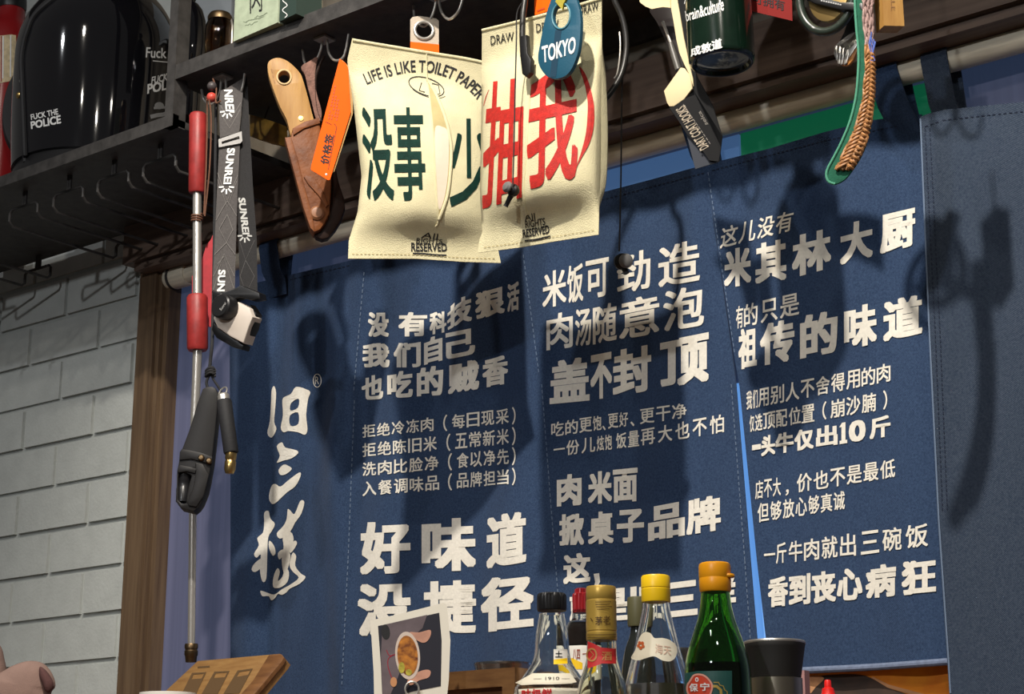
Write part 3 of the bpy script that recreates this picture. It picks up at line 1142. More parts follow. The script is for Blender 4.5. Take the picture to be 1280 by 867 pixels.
link('neck_roll', roll_bm, mat('satin_black_trim', (0.012, 0.012, 0.013), 0.35), helm, label='satin black flared lower edge')


class _H(Lathe):
    def __init__(s):
        s.c = Vector((hc.x, hc.y, hb + 0.5 * R0))
        s.to = hto
        s.rt = Vector((0, 0, 1)).cross(hto)
        if s.rt.dot(RT) < 0:
            s.rt = -s.rt
        s.prof = [(r, hb + z) for r, z in prof]
        s.k = hk


H = _H()


def on_h(q, off=0.0008):
    return H.on(q, off)


st = quadtext('FUCK THE', (38, 143), (72, 136), (72.5, 143), (38.5, 150), 0.02) + ()
decal('sticker', [quadtext('FUCK THE', (38, 143), (72, 135.5), (73, 143), (39, 150), 0.02), quadtext('POLICE', (38, 152), (75.5, 143.5), (76.5, 154), (39, 161.5), 0.03)],
      on_h, M_white_ink, shell, 4, label='white lettered sticker low on the left')
decal('sticker', [quadtext('FUCK THE', (190, 96), (226, 87), (226, 96), (189, 105.5), 0.02), quadtext('POLICE', (184.5, 105), (228, 96), (228, 108), (184, 117.5), 0.03)],
      on_h, M_white_ink, shell, 4, label='white lettered sticker beside the post')
decal('sticker', [quadtext('Fuck', (183, 59), (208, 60), (208, 73), (182, 72), 0.012), stroke([(191, 76), (198, 76.6), (205, 77.3), (213, 78)], 1.1)],
      on_h, M_white_ink, shell, 4, label='white script sticker high on the right')
decal('sticker', [poly(ell(199, 132, 6, 4.5, 14)), stroke([(192, 135), (208, 134)], 3), stroke([(188, 146), (196, 144), (204, 143), (211, 140)], 5)],
      on_h, mat('grey_ink', (0.25, 0.25, 0.25), 0.6), shell, 4, label='small grey sticker low beside the post')
# rubber edge trim around the face opening, fitted to the dome
trim_px = [(72, -22), (47, 14), (36, 40), (29, 70), (25, 100), (22, 130), (20, 160), (21, 185), (24, 203)]
trim_px = [(127 - 105 * sqrt(max(0.0, 1 - ((78 - b) / 107) ** 2)) + 5 if b < 78 else 27 + (b - 78) * 0.04, b) for a, b in trim_px]
tp = cr([(x, y, 0) for x, y in trim_px], 6)
link('edge_trim', tube_bm([on_h((max(p.x, 16), p.y), 0.002) for p in tp], 0.0048, 8), M_black_rubber, helm)
sp = on_h((24, 119), 0.002)
link('stud', lathe_bm(sp, [(0.0065, 0), (0.0065, 0.002), (0.004, 0.0045), (0.0, 0.0055)], 20, (sp - Vector((hc.x, hc.y, sp.z)))), M_brass, helm)
sp = on_h((27, 101), 0.001)
link('buckle', lathe_bm(sp, [(0.0035, 0), (0.0035, 0.003), (0.0, 0.0042)], 16, (sp - Vector((hc.x, hc.y, sp.z)))), M_steel, helm)
# ear flap seen beyond the trim at the far left
pl = Plane(14, 120, -0.13, face=True)
slab_obj('ear_flap', [tuple(p)[:2] for p in cr([(27, 78, 0), (17, 92, 0), (8, 112, 0), (3, 140, 0), (6, 165, 0), (14, 182, 0), (22, 188, 0), (30, 120, 0)], 5, True)], pl, 0.03, M_black_rubber, helm, bev=0.004)

# red bottle with black cap at the left edge of the shelf
L = Lathe(7, 110, -0.075, [(28, 213), (29, 205), (29, 110), (28.5, 50), (26, 38), (21, 30), (17, 24), (16.5, 12)])
rb = thing('bottle', 'dark red bottle with black cap and cream label beside the helmet', 'bottle', (L.c.x, L.c.y, zf))
link('body', lathe_bm(L.base, [(0, zf)] + L.full(zf + 0.003) + [(0, L.z(12))], 36), mat('dark_red_plastic', (0.26, 0.012, 0.014), 0.25), rb)
pf = [(17.3, 12), (18, 8), (17.6, 0), (16, -8), (12, -14)]
zt_ = [(a * L.k, L.z(b)) for a, b in pf]
link('cap', lathe_bm(L.base, [(0, zt_[0][1])] + zt_ + [(0, zt_[-1][1])], 30), M_black_plastic, rb)
lab = [poly([(-14, 46), (14, 43), (20, 44), (21, 100), (-14, 106)])]
decal('label', lab, L.on, mat('cream_label', (0.62, 0.50, 0.30), 0.6, noise=0.25, nscale=90), rb, 4, label='cream printed label')
decal('label_stripes', [stroke([(x, 45), (x, 102)], 1.4) for x in (-8, -4, 1.5)], lambda q: L.on(q, 0.0012), M_red_wood, rb, 6, label='red stripes')
decal('label_stripes', [stroke([(13.4, 44), (13, 96)], 1.6), stroke([(4, 45), (3.5, 98)], 1.6)], lambda q: L.on(q, 0.0013), M_white_ink, rb, 6, label='white stripes')

zs = zr_b + 0.0222


def stand(px, Y):
    """point on the right-hand board below a measured column"""
    p = P(px, 40, Y)
    return Vector((p.x, p.y, zs))


# amber jar
L = Lathe(274, 44, -0.235, [(17, 64), (18, 58), (18, 40), (17, 32), (14, 26)])
jar = thing('jar', 'amber glass jar with steel clip between helmet and green box', 'jar', (L.c.x, L.c.y, zs))
pr = L.full(zs + 0.004)
link('glass', lathe_bm(L.base, [(0, zs)] + [(pr[0][0], zs)] + pr + [(pr[-1][0] - 0.003, pr[-1][1])] + [(r - 0.003, z) for r, z in pr[::-1]] + [(0, zs + 0.006)], 36), M_glass_amber, jar)
link('lid', lathe_bm(L.base, [(0, L.z(27)), (15 * L.k, L.z(27)), (15.5 * L.k, L.z(22)), (13 * L.k, L.z(18)), (0, L.z(17))], 32), M_dark_brass, jar)
link('clip', tube_bm([L.on((289, 24)), L.on((290.5, 32), 0.003), L.on((290, 48), 0.002), L.on((289.5, 58), 0.002)], 0.0018, 8), M_steel, jar)

# black cup half hidden by the post
L = Lathe(238, 44, -0.17, [(17, 84), (19, 76), (20.5, 60), (20.5, 44), (19, 28), (15, 14), (9, 6)])
cup = thing('round_pot', 'glossy black round pot half hidden behind the shelf post, beside the amber jar', 'pot', (L.c.x, L.c.y, zs))
pr = [q for q in L.full(zs + 0.001) if q[1] > zs]
link('body', lathe_bm(L.base, [(0, zs), (pr[0][0], zs)] + pr + [(0, pr[-1][1])], 44), M_gloss_black, cup)
link('lid_knob', lathe_bm(L.base, [(0, pr[-1][1]), (5 * L.k, pr[-1][1]), (3.5 * L.k, L.z(3)), (6 * L.k, L.z(-3)), (4 * L.k, L.z(-7)), (0, L.z(-8))], 28), M_gloss_black, cup)

# pale box hanging down behind the jar
pl = Plane(265, 10, -0.062)
bx = thing('storage_bag', 'pale grey plastic bag above and behind the amber jar', 'bag', stand(265, -0.11))
pl2 = [(241, -60), (290, -60), (289, 20), (282, 24), (262, 32), (250, 40), (236, 30)]
slab_obj('body', pl2, pl, 0.03, mat('pale_grey_plastic', (0.36, 0.39, 0.41), 0.5, noise=0.06, nscale=30), bx, bev=0.004)
slab_obj('rolled_rim', [(257, 38), (262, 33), (283, 23), (289, 19), (289.5, 23), (284, 27), (264, 37), (258, 42)], pl, 0.006, mat('pale_rim', (0.45, 0.48, 0.50), 0.5), bx, front=0.004)

# pale green box with a written character
b0, b1 = Pz(291.5, 52, zs), Pz(347, 28, zs)
fv = (b1 - b0)
nn = Vector((fv.y, -fv.x, 0)).normalized()
if nn.dot(CAM - b0) < 0:
    nn = -nn
M_gbox = mat('pale_green_paper', (0.36, 0.42, 0.30), 0.7, noise=0.12, nscale=60, bump=0.1)
gb = thing('gift_box', 'pale green paper box with a brush-written character, on the shelf', 'box', (b0 + b1) / 2 - nn * 0.03)
bm = bmesh.new()
hh = 0.16
vs = [bm.verts.new(p) for p in (b0, b1, b1 - nn * 0.07, b0 - nn * 0.07)]
vt = [bm.verts.new(v.co + Vector((0, 0, hh))) for v in vs]
bm.faces.new(vs)
bm.faces.new(vt[::-1])
for i in range(4):
    bm.faces.new((vs[i], vs[(i + 1) % 4], vt[(i + 1) % 4], vt[i]))
bevel_all(bm, 0.0015)
gbb = link('carton', bm, M_gbox, gb)
plg = Plane(320, 20, -0.28)
plg.o, plg.n = b0, nn
decal('character', [fit('芮', 0.0, lambda u, v: (311 + 18 * u, 17 - 38 * v - 3 * u))], lambda q: plg.at(q, 0.0006), M_black_ink, gb, label='black brush-written character')
sm = []
for i, (y0, x0, x1) in enumerate(((22, 318, 334), (28, 304, 330), (33, 306, 322))):
    sm.append(stroke(cr([(x0 + t * (x1 - x0) / 8, y0 - 6 * t / 8 + random.uniform(-1.4, 1.4), 0) for t in range(9)], 3), 0.5))
decal('script', sm, lambda q: plg.at(q, 0.0006), mat('grey_green_ink', (0.16, 0.20, 0.13), 0.7), gb, label='fine grey script lines')


# dark green tin and a glass behind it
b0, b1 = Pz(349, 27, zs), Pz(370, 17, zs)
fv = (b1 - b0)
nn = Vector((fv.y, -fv.x, 0)).normalized()
if nn.dot(CAM - b0) < 0:
    nn = -nn
gb2 = thing('tea_tin', 'dark green tin with white script right of the pale green box', 'tin', (b0 + b1) / 2 - nn * 0.03)
bm = bmesh.new()
vs = [bm.verts.new(p) for p in (b0, b1, b1 - nn * 0.05, b0 - nn * 0.05)]
vt = [bm.verts.new(v.co + Vector((0, 0, 0.13))) for v in vs]
bm.faces.new(vs)
bm.faces.new(vt[::-1])
for i in range(4):
    bm.faces.new((vs[i], vs[(i + 1) % 4], vt[(i + 1) % 4], vt[i]))
bevel_all(bm, 0.0015)
link('can', bm, mat('dark_green_tin', (0.030, 0.050, 0.042), 0.4), gb2)
plg2 = Plane(360, 10, -0.28)
plg2.o, plg2.n = b0, nn
decal('script', [stroke(cr([(356 + 3 * sin(k * 1.3), 22 - k * 2.6, 0) for k in range(10)], 3), 1.0)], lambda q: plg2.at(q, 0.0006), M_white_ink, gb2, label='white vertical script')

L = Lathe(388, 4, -0.25, [(15, 16), (15.5, 10), (15.5, -30), (15.5, -50)])
gl = thing('drinking_glass', 'greenish glass tumbler with white lettering right of the dark tin', 'glass', (L.c.x, L.c.y, zs))
pr = L.full(zs + 0.003)
link('glass', lathe_bm(L.base, [(0, zs)] + pr + [(r - 0.002, z) for r, z in pr[::-1]] + [(0, zs + 0.008)], 32), M_glass_pale, gl)
decal('lettering', [stroke([(388, -6), (388, -1)], 4), stroke([(388, 1), (388, 5)], 4), stroke([(388, 7), (388, 10)], 4), stroke([(392.5, -5), (392.5, 8)], 1.2)], L.on, M_white_ink, gl, 3, label='white lettering')
decal('emblem', [stroke([(374, 12), (373, -8)], 1.6), stroke([(371, 2), (377, 0)], 1.4)], L.on, M_brass, gl, 3, label='gold emblem')
# red packet just visible
pk = P(425, -9, -0.22)
M_redp = mat('red_paper', (0.55, 0.03, 0.02), 0.6, noise=0.1)
ob = link('paper_packet', box_bm((pk.x - 0.03, -0.25, zs), (pk.x + 0.05, -0.19, zs + 0.05), 0.004), M_redp)
tag(ob, 'red paper packet at the top edge beside the glass tumbler', 'packet')

# ================================================================== red-grip metal stick
stick = thing('metal_stick', 'steel rod with two red wooden grips hanging from the left hook', 'stick', P(239, 826, -0.25))


def sy(y):
    return -0.315 + (y - 100) / 720 * 0.05


def sp_(x, y):
    return P(x, y, sy(y))


cl = [(247.5, 142), (246.5, 240), (246.5, 369), (247, 437), (243.5, 520), (241, 640), (239, 810)]
k0 = mpp(sp_(247, 300))


def grip(y0, y1, r, name='grip'):
    a, b = sp_(interp([(y, x) for x, y in cl], y0), y0), sp_(interp([(y, x) for x, y in cl], y1), y1)
    L_ = (b - a).length
    R = r * k0
    link(name, lathe_bm(a, [(0, 0), (R * 0.86, 0), (R, R * 0.25), (R, L_ - R * 0.25), (R * 0.86, L_), (0, L_)], 28, b - a), M_red_wood, stick, label='red wooden grip')


grip(142, 241, 11)
grip(369, 438, 13)
link('shaft', tube_bm([sp_(246.5, 238), sp_(246.5, 372)], 5.6 * k0, 20), M_steel, stick)
link('shaft', tube_bm([sp_(247, 436), sp_(245.3, 480), sp_(243.5, 520), sp_(241, 640), sp_(239.2, 806)], [5.8 * k0, 5.4 * k0, 5.2 * k0, 4.6 * k0, 4.4 * k0], 20), M_steel, stick)
a, b = sp_(239.2, 804), sp_(238.6, 828)
LL = (b - a).length
link('tip', lathe_bm(a, [(0, 0), (7.2 * k0, 0.0), (8 * k0, .08 * LL), (8 * k0, .25 * LL), (7.3 * k0, .28 * LL), (7.3 * k0, .34 * LL), (8 * k0, .38 * LL), (8 * k0, .6 * LL), (7.2 * k0, .66 * LL), (6.4 * k0, 0.98 * LL), (0, LL)], 24, b - a),
     M_dark_brass, stick)
M_cord = mat('brown_cord', (0.16, 0.07, 0.04), 0.8)
bm = bmesh.new()
add_tube(bm, cr([sp_(262, 126) + Vector((0, -.006, 0)), sp_(259, 140), sp_(258, 200), sp_(255, 268)], 6), 0.0013, 6)
add_tube(bm, cr([sp_(265, 126) + Vector((0, -.006, 0)), sp_(264, 150), sp_(262, 210), sp_(256, 270)], 6), 0.0013, 6)
c0 = sp_(246.5, 268)
add_tube(bm, [c0 + Vector((cos(t) * 7 * k0, sin(t) * 7 * k0, -0.004 * t / 6.28)) for t in [i * 0.4 for i in range(48)]], 0.0013, 6)
link('cord', bm, M_cord, stick)
b1 = sp_(264.5, 122)
link('bead', lathe_bm(b1 - Vector((0, 0, 6 * k0)), [(6.4 * k0 * sin(t * pi / 12), 6.4 * k0 * (1 - cos(t * pi / 12))) for t in range(13)], 22), mat('coral_bead', (0.55, 0.07, 0.05), 0.35), stick, label='coral red bead')
b1 = sp_(265, 108)
link('bead', lathe_bm(b1 - Vector((0, 0, 6 * k0)), [(6.2 * k0 * sin(t * pi / 12), 6.2 * k0 * (1 - cos(t * pi / 12))) for t in range(13)], 22), mat('grey_bead', (0.07, 0.06, 0.06), 0.4), stick, label='dark grey bead')
link('bead_tie', tube_bm(cr([sp_(266, 98), sp_(268, 110) + Vector((0, .004, 0)), sp_(270, 128), sp_(276, 126)], 5), 0.0013, 6), M_cord, stick)

# ================================================================== headlamp on its patterned strap
lampt = thing('headlamp', 'white headlamp with black knob hanging by a grey patterned strap', 'headlamp', P(292, 430, -0.30))
M_web = mat('grey_webbing', (0.088, 0.080, 0.078), 0.85, noise=0.12, nscale=300, bump=0.4, bscale=900)
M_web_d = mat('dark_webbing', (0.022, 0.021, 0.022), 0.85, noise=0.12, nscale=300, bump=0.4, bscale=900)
M_webline = mat('pale_weave', (0.20, 0.185, 0.175), 0.8)
plf = Plane(286, 250, -0.295, face=True)
plb = Plane(306, 250, -0.272, face=True)
slab_obj('back_strap', [(303, 100), (309, 96), (311, 140), (316, 230), (321, 300), (322, 372), (300, 374), (297, 260), (297, 185), (302, 140)], plb, 0.002, M_web_d, lampt, label='dark side of the strap')
slab_obj('front_strap', [(275.5, 113), (284, 110), (303, 98), (303.5, 120), (299, 165), (275, 172), (273.5, 130)], plf, 0.002, M_web, lampt, label='grey upper end of the strap')
slab_obj('front_strap', [(275, 176), (300, 172), (299.5, 190), (297, 240), (295, 300), (293.5, 364), (265, 368), (267.5, 320), (270, 265), (273.5, 190)], plf, 0.002, M_web, lampt, front=-0.001)
# slider buckle
slab_obj('buckle', [[(273, 174), (302, 164), (303, 176), (300, 179), (273.5, 184)], [(277, 177), (299, 170), (299.5, 173.5), (277.5, 180)]], plf, 0.004, mat('grey_buckle', (0.33, 0.32, 0.31), 0.4), lampt, front=0.003)


def vert_text(s, y0, y1, xl0, xr0, xl1, xr1, off=0.03):
    """lettering that reads downwards, its tops towards the right"""
    return quadtext(s, (xr0, y0), (xr1, y1), (xl1, y1), (xl0, y0), off)


def sun(cx, cy, r, a0=-0.3, a1=pi + 0.3, n=5):
    return [stroke([(cx + 0.35 * r * cos(a), cy + 0.35 * r * sin(a)), (cx + r * cos(a), cy + r * sin(a))], 2.0) for a in [a0 + (a1 - a0) * k / (n - 1) for k in range(n)]]


fr_t = [vert_text('NREI', 112, 139, 280, 290.5, 282, 293), vert_text('SUNREI', 185, 230, 284, 294, 279, 289), vert_text('SUN', 337, 364, 273, 282, 271, 281)]
fr_t += sun(284, 139, 9, 0.1, pi - .1) + sun(283, 233, 9.5, 0.1, pi - .1)
decal('lettering', fr_t, lambda q: plf.at(q, 0.0006), M_white_ink, lampt, label='white brand lettering along the strap')
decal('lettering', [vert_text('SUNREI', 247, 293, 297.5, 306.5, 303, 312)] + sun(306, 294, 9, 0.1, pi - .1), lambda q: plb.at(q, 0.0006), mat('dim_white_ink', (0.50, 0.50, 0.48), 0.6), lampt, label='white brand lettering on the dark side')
ln = []
for pts in ([(275, 140), (287, 160), (300, 137)], [(276, 132), (287, 151), (301, 128)], [(272, 216), (284, 251), (297, 219)], [(272, 224), (284, 259), (296, 226)],
            [(284, 268), (274, 286), (283, 303), (291, 287), (284, 268)], [(284, 251), (277, 262), (270, 275)], [(284, 251), (290, 260), (296, 270)], [(283, 303), (268, 318)], [(283, 303), (294, 318)],
            [(267, 345), (280, 317), (293, 345)], [(267, 362), (279, 319), (292, 360)], [(272, 330), (280, 320)]):
    ln.append(stroke(pts, 0.7))
decal('woven_lines', ln, lambda q: plf.at(q, 0.0004), M_webline, lampt, label='pale woven diamond lines')
ln = [stroke(p, 0.6) for p in ([(299, 300), (307, 325), (318, 300)], [(307, 325), (300, 345), (308, 366), (318, 345), (307, 325)])]
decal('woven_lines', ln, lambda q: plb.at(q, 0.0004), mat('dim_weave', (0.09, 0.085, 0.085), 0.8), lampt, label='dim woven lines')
pll = Plane(292, 400, -0.315, n=(0.35, -1, -0.15))
slab_obj('bracket', [(264, 362), (276, 366), (292, 361), (300, 356), (324, 366), (325, 373), (313, 375), (300, 371), (280, 379), (266, 375)], pll, 0.022, M_black_plastic, lampt, front=0.002, bev=0.002)
slab_obj('lamp_body', [(268, 390), (284, 376), (297, 377), (312, 385), (316, 396), (311, 408), (304, 429), (288, 421), (271, 409), (266, 398)], pll, 0.03, mat('warm_white_plastic', (0.70, 0.62, 0.54), 0.4), lampt, front=0.004, bev=0.004)
slab_obj('rear_plate', [(266, 402), (274, 410), (304, 431), (302, 437), (291, 434), (270, 422), (264, 412)], pll, 0.024, M_black_plastic, lampt, front=-0.004, bev=0.002)
slab_obj('side_plate', [(312, 380), (320, 392), (316, 410), (310, 422), (306, 428), (313, 400)], pll, 0.02, M_black_plastic, lampt, front=-0.006, bev=0.002)
kc = pll.at((284, 385), 0.004)
ax = (pll.n + Vector((-0.25, 0, 0.15))).normalized()
kk = mpp(kc)
link('knob', lathe_bm(kc, [(15.5 * kk, -0.004), (15.8 * kk, 0.010), (15.2 * kk, 0.015), (13.5 * kk, 0.017), (0, 0.0175)], 40, ax), mat('knob_black', (0.014, 0.014, 0.015), 0.35), lampt)
plk = Plane(284, 385, -0.3)
plk.o, plk.n = kc + ax * 0.0178, ax
decal('lettering', [quadtext('Sunrei', (274, 386), (281, 377), (283, 379), (276.5, 388.5), 0.02)], lambda q: plk.at(q, 0.0003), mat('grey_print', (0.35, 0.35, 0.34), 0.5), lampt, label='small pale lettering on the knob')

# red ribbon behind the stick
M_ribbon = mat('red_ribbon', (0.45, 0.012, 0.025), 0.6, noise=0.15, nscale=80)
plr = Plane(263, 350, -0.262, face=True)
o = slab_obj('ribbon', [(258, 306), (263, 300), (267, 291), (271, 292), (271, 310), (268, 330), (268, 350), (267, 380), (266, 409), (257, 407), (256, 385), (240, 372), (240, 345), (249, 335)], plr, 0.0025, M_ribbon)
tag(o, 'red ribbon hanging between the steel rod and the patterned strap', 'ribbon')

# ================================================================== black sheath with torch, and the small striker on its cord
sh = thing('torch_holster', 'black leather holster holding a small black torch, knotted on a cord', 'holster', P(240, 640, -0.33))


def z6(pts, ox=200, oy=380, s=3.1):
    return [(ox + a / s, oy + b / s) for a, b in pts]


M_bl = mat('black_leather', (0.015, 0.014, 0.014), 0.45, spec=0.25, bump=0.06, bscale=160)
pls = Plane(245, 560, -0.335, n=(0.6, -0.75, 0.0))
out = z6([(165, 328), (178, 320), (200, 318), (215, 325), (225, 345), (221, 420), (214, 490), (206, 560), (200, 610), (188, 680), (178, 725), (160, 770), (146, 790), (130, 803), (105, 796), (80, 790), (62, 765), (64, 700), (66, 645), (80, 575), (95, 535), (112, 490), (128, 440), (142, 390)])
win = z6([(70, 662), (80, 652), (100, 654), (122, 664), (112, 700), (104, 740), (102, 770), (84, 772), (70, 758)])
slab_obj('holster_body', [out, win], pls, 0.03, M_bl, sh, bev=0.005)
slab_obj('band', z6([(76, 572), (84, 560), (120, 566), (160, 575), (203, 590), (200, 622), (160, 610), (120, 600), (74, 604)]), pls, 0.004, M_bl, sh, front=0.003, bev=0.0015)
slab_obj('strap', z6([(136, 612), (166, 618), (190, 660), (170, 740), (140, 785), (112, 780), (104, 765), (128, 710), (138, 650)]), pls, 0.004, M_bl, sh, front=0.003, bev=0.0015)
slab_obj('lip', z6([(68, 634), (78, 622), (110, 628), (140, 636), (136, 656), (104, 648), (68, 652)]), pls, 0.004, M_bl, sh, front=0.003, bev=0.0015)
a, b = pls.at(z6([(98, 640)])[0], -0.014), pls.at(z6([(86, 772)])[0], -0.012)
km = mpp(a)
LL = (b - a).length
link('torch', lathe_bm(a, [(0, 0), (9 * km, 0), (9 * km, LL * .35), (8.2 * km, LL * .38), (8.2 * km, LL * .55), (9 * km, LL * .58), (8 * km, LL * .96), (0, LL)], 28, b - a), mat('torch_black', (0.014, 0.014, 0.016), 0.3), sh)
for q in ((160, 595), (190, 607)):
    c = pls.at(z6([q])[0], 0.0035)
    link('snap_button', lathe_bm(c, [(4 * km, 0), (4 * km, 0.001), (2.6 * km, 0.0028), (0, 0.0032)], 18, pls.n), M_dark_brass, sh)
bm = bmesh.new()
cy_ = lambda x, y, d=0.0: pls.at((x, y), -0.012 + d)
add_tube(bm, cr([P(270, 130, -0.29), P(268, 300, -0.288), P(266, 400, -0.305), cy_(265, 430), cy_(263, 450), cy_(262, 462)], 8), 0.0026, 8)
kn = cy_(263, 465)
for t0 in range(3):
    add_tube(bm, [kn + Vector((cos(t) * 0.0075, -sin(t) * 0.005, 0.004 - 0.004 * t0 + 0.002 * sin(2 * t))) for t in [i * 0.5 for i in range(13)]], 0.0026, 8)
add_tube(bm, cr([cy_(262, 468), cy_(258, 478), cy_(262, 490), cy_(264, 496)], 6), 0.0022, 8)
add_tube(bm, cr([cy_(264, 468), cy_(268, 476), cy_(274, 485), cy_(278, 494)], 6), 0.0018, 8)
link('knotted_cord', bm, M_black_rubber, sh)

fs = thing('fire_striker', 'small black cylinder with gold end hanging beside the black holster', 'striker', P(286, 592, -0.32))
pa, pb, pc = P(280, 500, -0.325), P(289, 566, -0.32), P(287, 590, -0.32)
km = mpp(pa)
ax = pb - pa
LL = ax.length
link('handle', lathe_bm(pa, [(0, 0), (8.5 * km, 0.0), (9.5 * km, .04 * LL), (9.2 * km, .5 * LL), (9.2 * km, .97 * LL), (8.4 * km, LL), (0, LL)], 26, ax), M_black_rubber, fs)
link('ferrule', lathe_bm(pb, [(0, 0), (7 * km, 0), (7 * km, .1 * LL), (6 * km, .13 * LL), (7 * km, .16 * LL), (7 * km, .3 * LL), (5 * km, .37 * LL), (0, .38 * LL)], 22, pc - pb), M_brass, fs, label='gold end')
link('top_cap', lathe_bm(pa - ax.normalized() * 0.010, [(0, 0), (6 * km, 0), (7.5 * km, 0.003), (7.5 * km, 0.008), (8 * km, 0.010), (0, 0.010)], 22, ax), M_steel, fs)
link('key_ring', tube_bm([pa - ax.normalized() * 0.013 + Vector((0.008 * cos(t), 0.003 * sin(t), 0.008 * sin(t))) for t in [k * 2 * pi / 20 for k in range(20)]], 0.0012, 6, closed=True), M_steel, fs)

# ================================================================== knife in its leather sheath
def z3(pts, ox=320, oy=0, s=4.267):
    return [(ox + a / s, oy + b / s) for a, b in pts]


def z2(pts, ox=200, oy=80, s=3.335):
    return [(ox + a / s, oy + b / s) for a, b in pts]


kn = thing('sheath_knife', 'wooden-handled knife in a brown leather sheath with a hanging loop', 'knife', P(390, 296, -0.3))
plk = Plane(380, 180, -0.305, face=True)
hd = [tuple(p)[:2] for p in cr([(*p, 0) for p in z3([(62, 345), (80, 318), (115, 308), (150, 316), (180, 334), (215, 366), (240, 398), (255, 440), (275, 510), (298, 600), (312, 660), (305, 720), (200, 740), (165, 640), (130, 572), (105, 510), (85, 455), (68, 400)])], 4, True)]
hole = [tuple(p) for p in ell(*z3([(150, 411)])[0], 7.6, 8.6, 22)]
slab_obj('handle', [hd, hole], plk, 0.018, M_wood_light, kn, bev=0.004, label='tan wooden handle')
bm = bmesh.new()
c = plk.at(z3([(150, 411)])[0], 0.0006)
km = mpp(c)
rt_ = Vector((0, 0, 1)).cross(plk.n)
add_tube(bm, [c + rt_ * (8.6 * km * cos(t)) + Vector((0, 0, 9.6 * km * sin(t))) for t in [k * 2 * pi / 28 for k in range(28)]], 1.3 * km, 8, closed=True)
link('eyelet', bm, mat('pale_wood_edge', (0.66, 0.45, 0.22), 0.5), kn)
c = plk.at(z3([(240, 632)])[0], 0.0)
link('pin', lathe_bm(c, [(3.2 * km, 0), (3.2 * km, 0.001), (0, 0.0014)], 16, plk.n), M_brass, kn)
decal('stamp', [stroke([(339, 86 + 0.0), (340.5, 91)], 1.2), stroke([(341, 94), (342, 97)], 1.2), stroke([(342.5, 100), (343.5, 104)], 1.2)], lambda q: plk.at(q, 0.0005), mat('burnt_mark', (0.28, 0.14, 0.05), 0.7), kn, label='small burnt stamp')
sl = z2([(520, 305), (545, 300), (552, 268), (600, 240), (660, 224), (668, 240), (672, 300), (688, 350), (708, 420), (716, 480), (712, 560), (708, 620), (690, 660), (668, 690), (640, 702), (626, 680), (600, 600), (575, 510), (552, 420)])
slab_obj('sheath', sl, plk, 0.026, M_leather, kn, front=0.006, bev=0.004, label='brown leather front')
slab_obj('sheath_back', z2([(560, 430), (700, 400), (735, 440), (745, 490), (768, 560), (772, 600), (755, 650), (730, 690), (700, 724), (675, 730), (650, 720), (632, 690), (600, 600)]), plk, 0.016, M_leather_dark, kn, front=-0.004, bev=0.004, label='near-black leather back')
slab_obj('welt', z2([(520, 306), (546, 302), (575, 400), (600, 500), (628, 600), (640, 660), (644, 700), (626, 682), (598, 600), (560, 455)]), plk, 0.004, M_leather, kn, front=0.009, bev=0.001)
slab_obj('fold_flap', z2([(552, 268), (600, 240), (662, 223), (668, 246), (600, 268), (556, 296)]), plk, 0.003, M_leather, kn, front=0.009, bev=0.001)
slab_obj('belt_loop', z2([(640, 470), (676, 520), (702, 585), (692, 596), (660, 545), (618, 500), (600, 470), (610, 462)]), plk, 0.004, M_leather, kn, front=0.009, bev=0.001)
c = plk.at(z2([(654, 622)])[0], 0.006)
link('stud', lathe_bm(c, [(9 * km, 0), (9 * km, 0.002), (6.5 * km, 0.005), (0, 0.006)], 24, plk.n), mat('copper_stud', (0.28, 0.12, 0.055), 0.4), kn)
slab_obj('hanging_loop', [tuple(p)[:2] for p in cr([(*p, 0) for p in z3([(240, 355), (285, 325), (330, 300), (322, 345), (314, 420), (325, 500), (350, 590), (345, 640), (325, 645), (310, 600), (296, 540), (275, 460), (262, 400)])], 3, True)], plk, 0.005, M_leather_rough, kn, front=-0.010, bev=0.001, label='rough mauve-brown suede loop')
bm = bmesh.new()
add_tube(bm, cr([plk.at((405, 70), -0.012), plk.at((397, 88), -0.012), plk.at((394, 104), -0.012), plk.at((396, 135), -0.012), plk.at((402, 152), -0.012)], 6), 0.0022, 8)
link('cord', bm, M_leather_dark, kn)

# orange price tag
tg = thing('price_tag', 'orange price tag slung slanting over the knife sheath', 'tag', P(410, 225, -0.33))
plt = Plane(415, 150, -0.325, face=True)
slab_obj('backing', [(428, 75), (441, 88), (441, 142), (418, 214), (412, 219), (414, 200), (437, 138)], plt, 0.001, mat('kraft_board', (0.50, 0.30, 0.10), 0.7), tg, front=-0.003)
slab_obj('card', [(424.5, 73), (432, 79), (435, 84), (438.5, 140), (412.5, 224.5), (410, 225), (388.5, 212), (389, 207)], plt, 0.0012, M_orange, tg)


def tagframe(s, t):
    """s along the tag upwards, t across"""
    o = Vector((400, 218))
    ax = Vector((426 - 400, 88 - 218)).normalized()
    pr = Vector((-ax.y, ax.x))
    p = o + ax * s + pr * t
    return (p.x, p.y)


def tagtext(txt, s0, s1, t0, t1, off):
    return fit(txt, off, lambda u, v: tagframe(s0 + (s1 - s0) * u, t1 + (t0 - t1) * v))


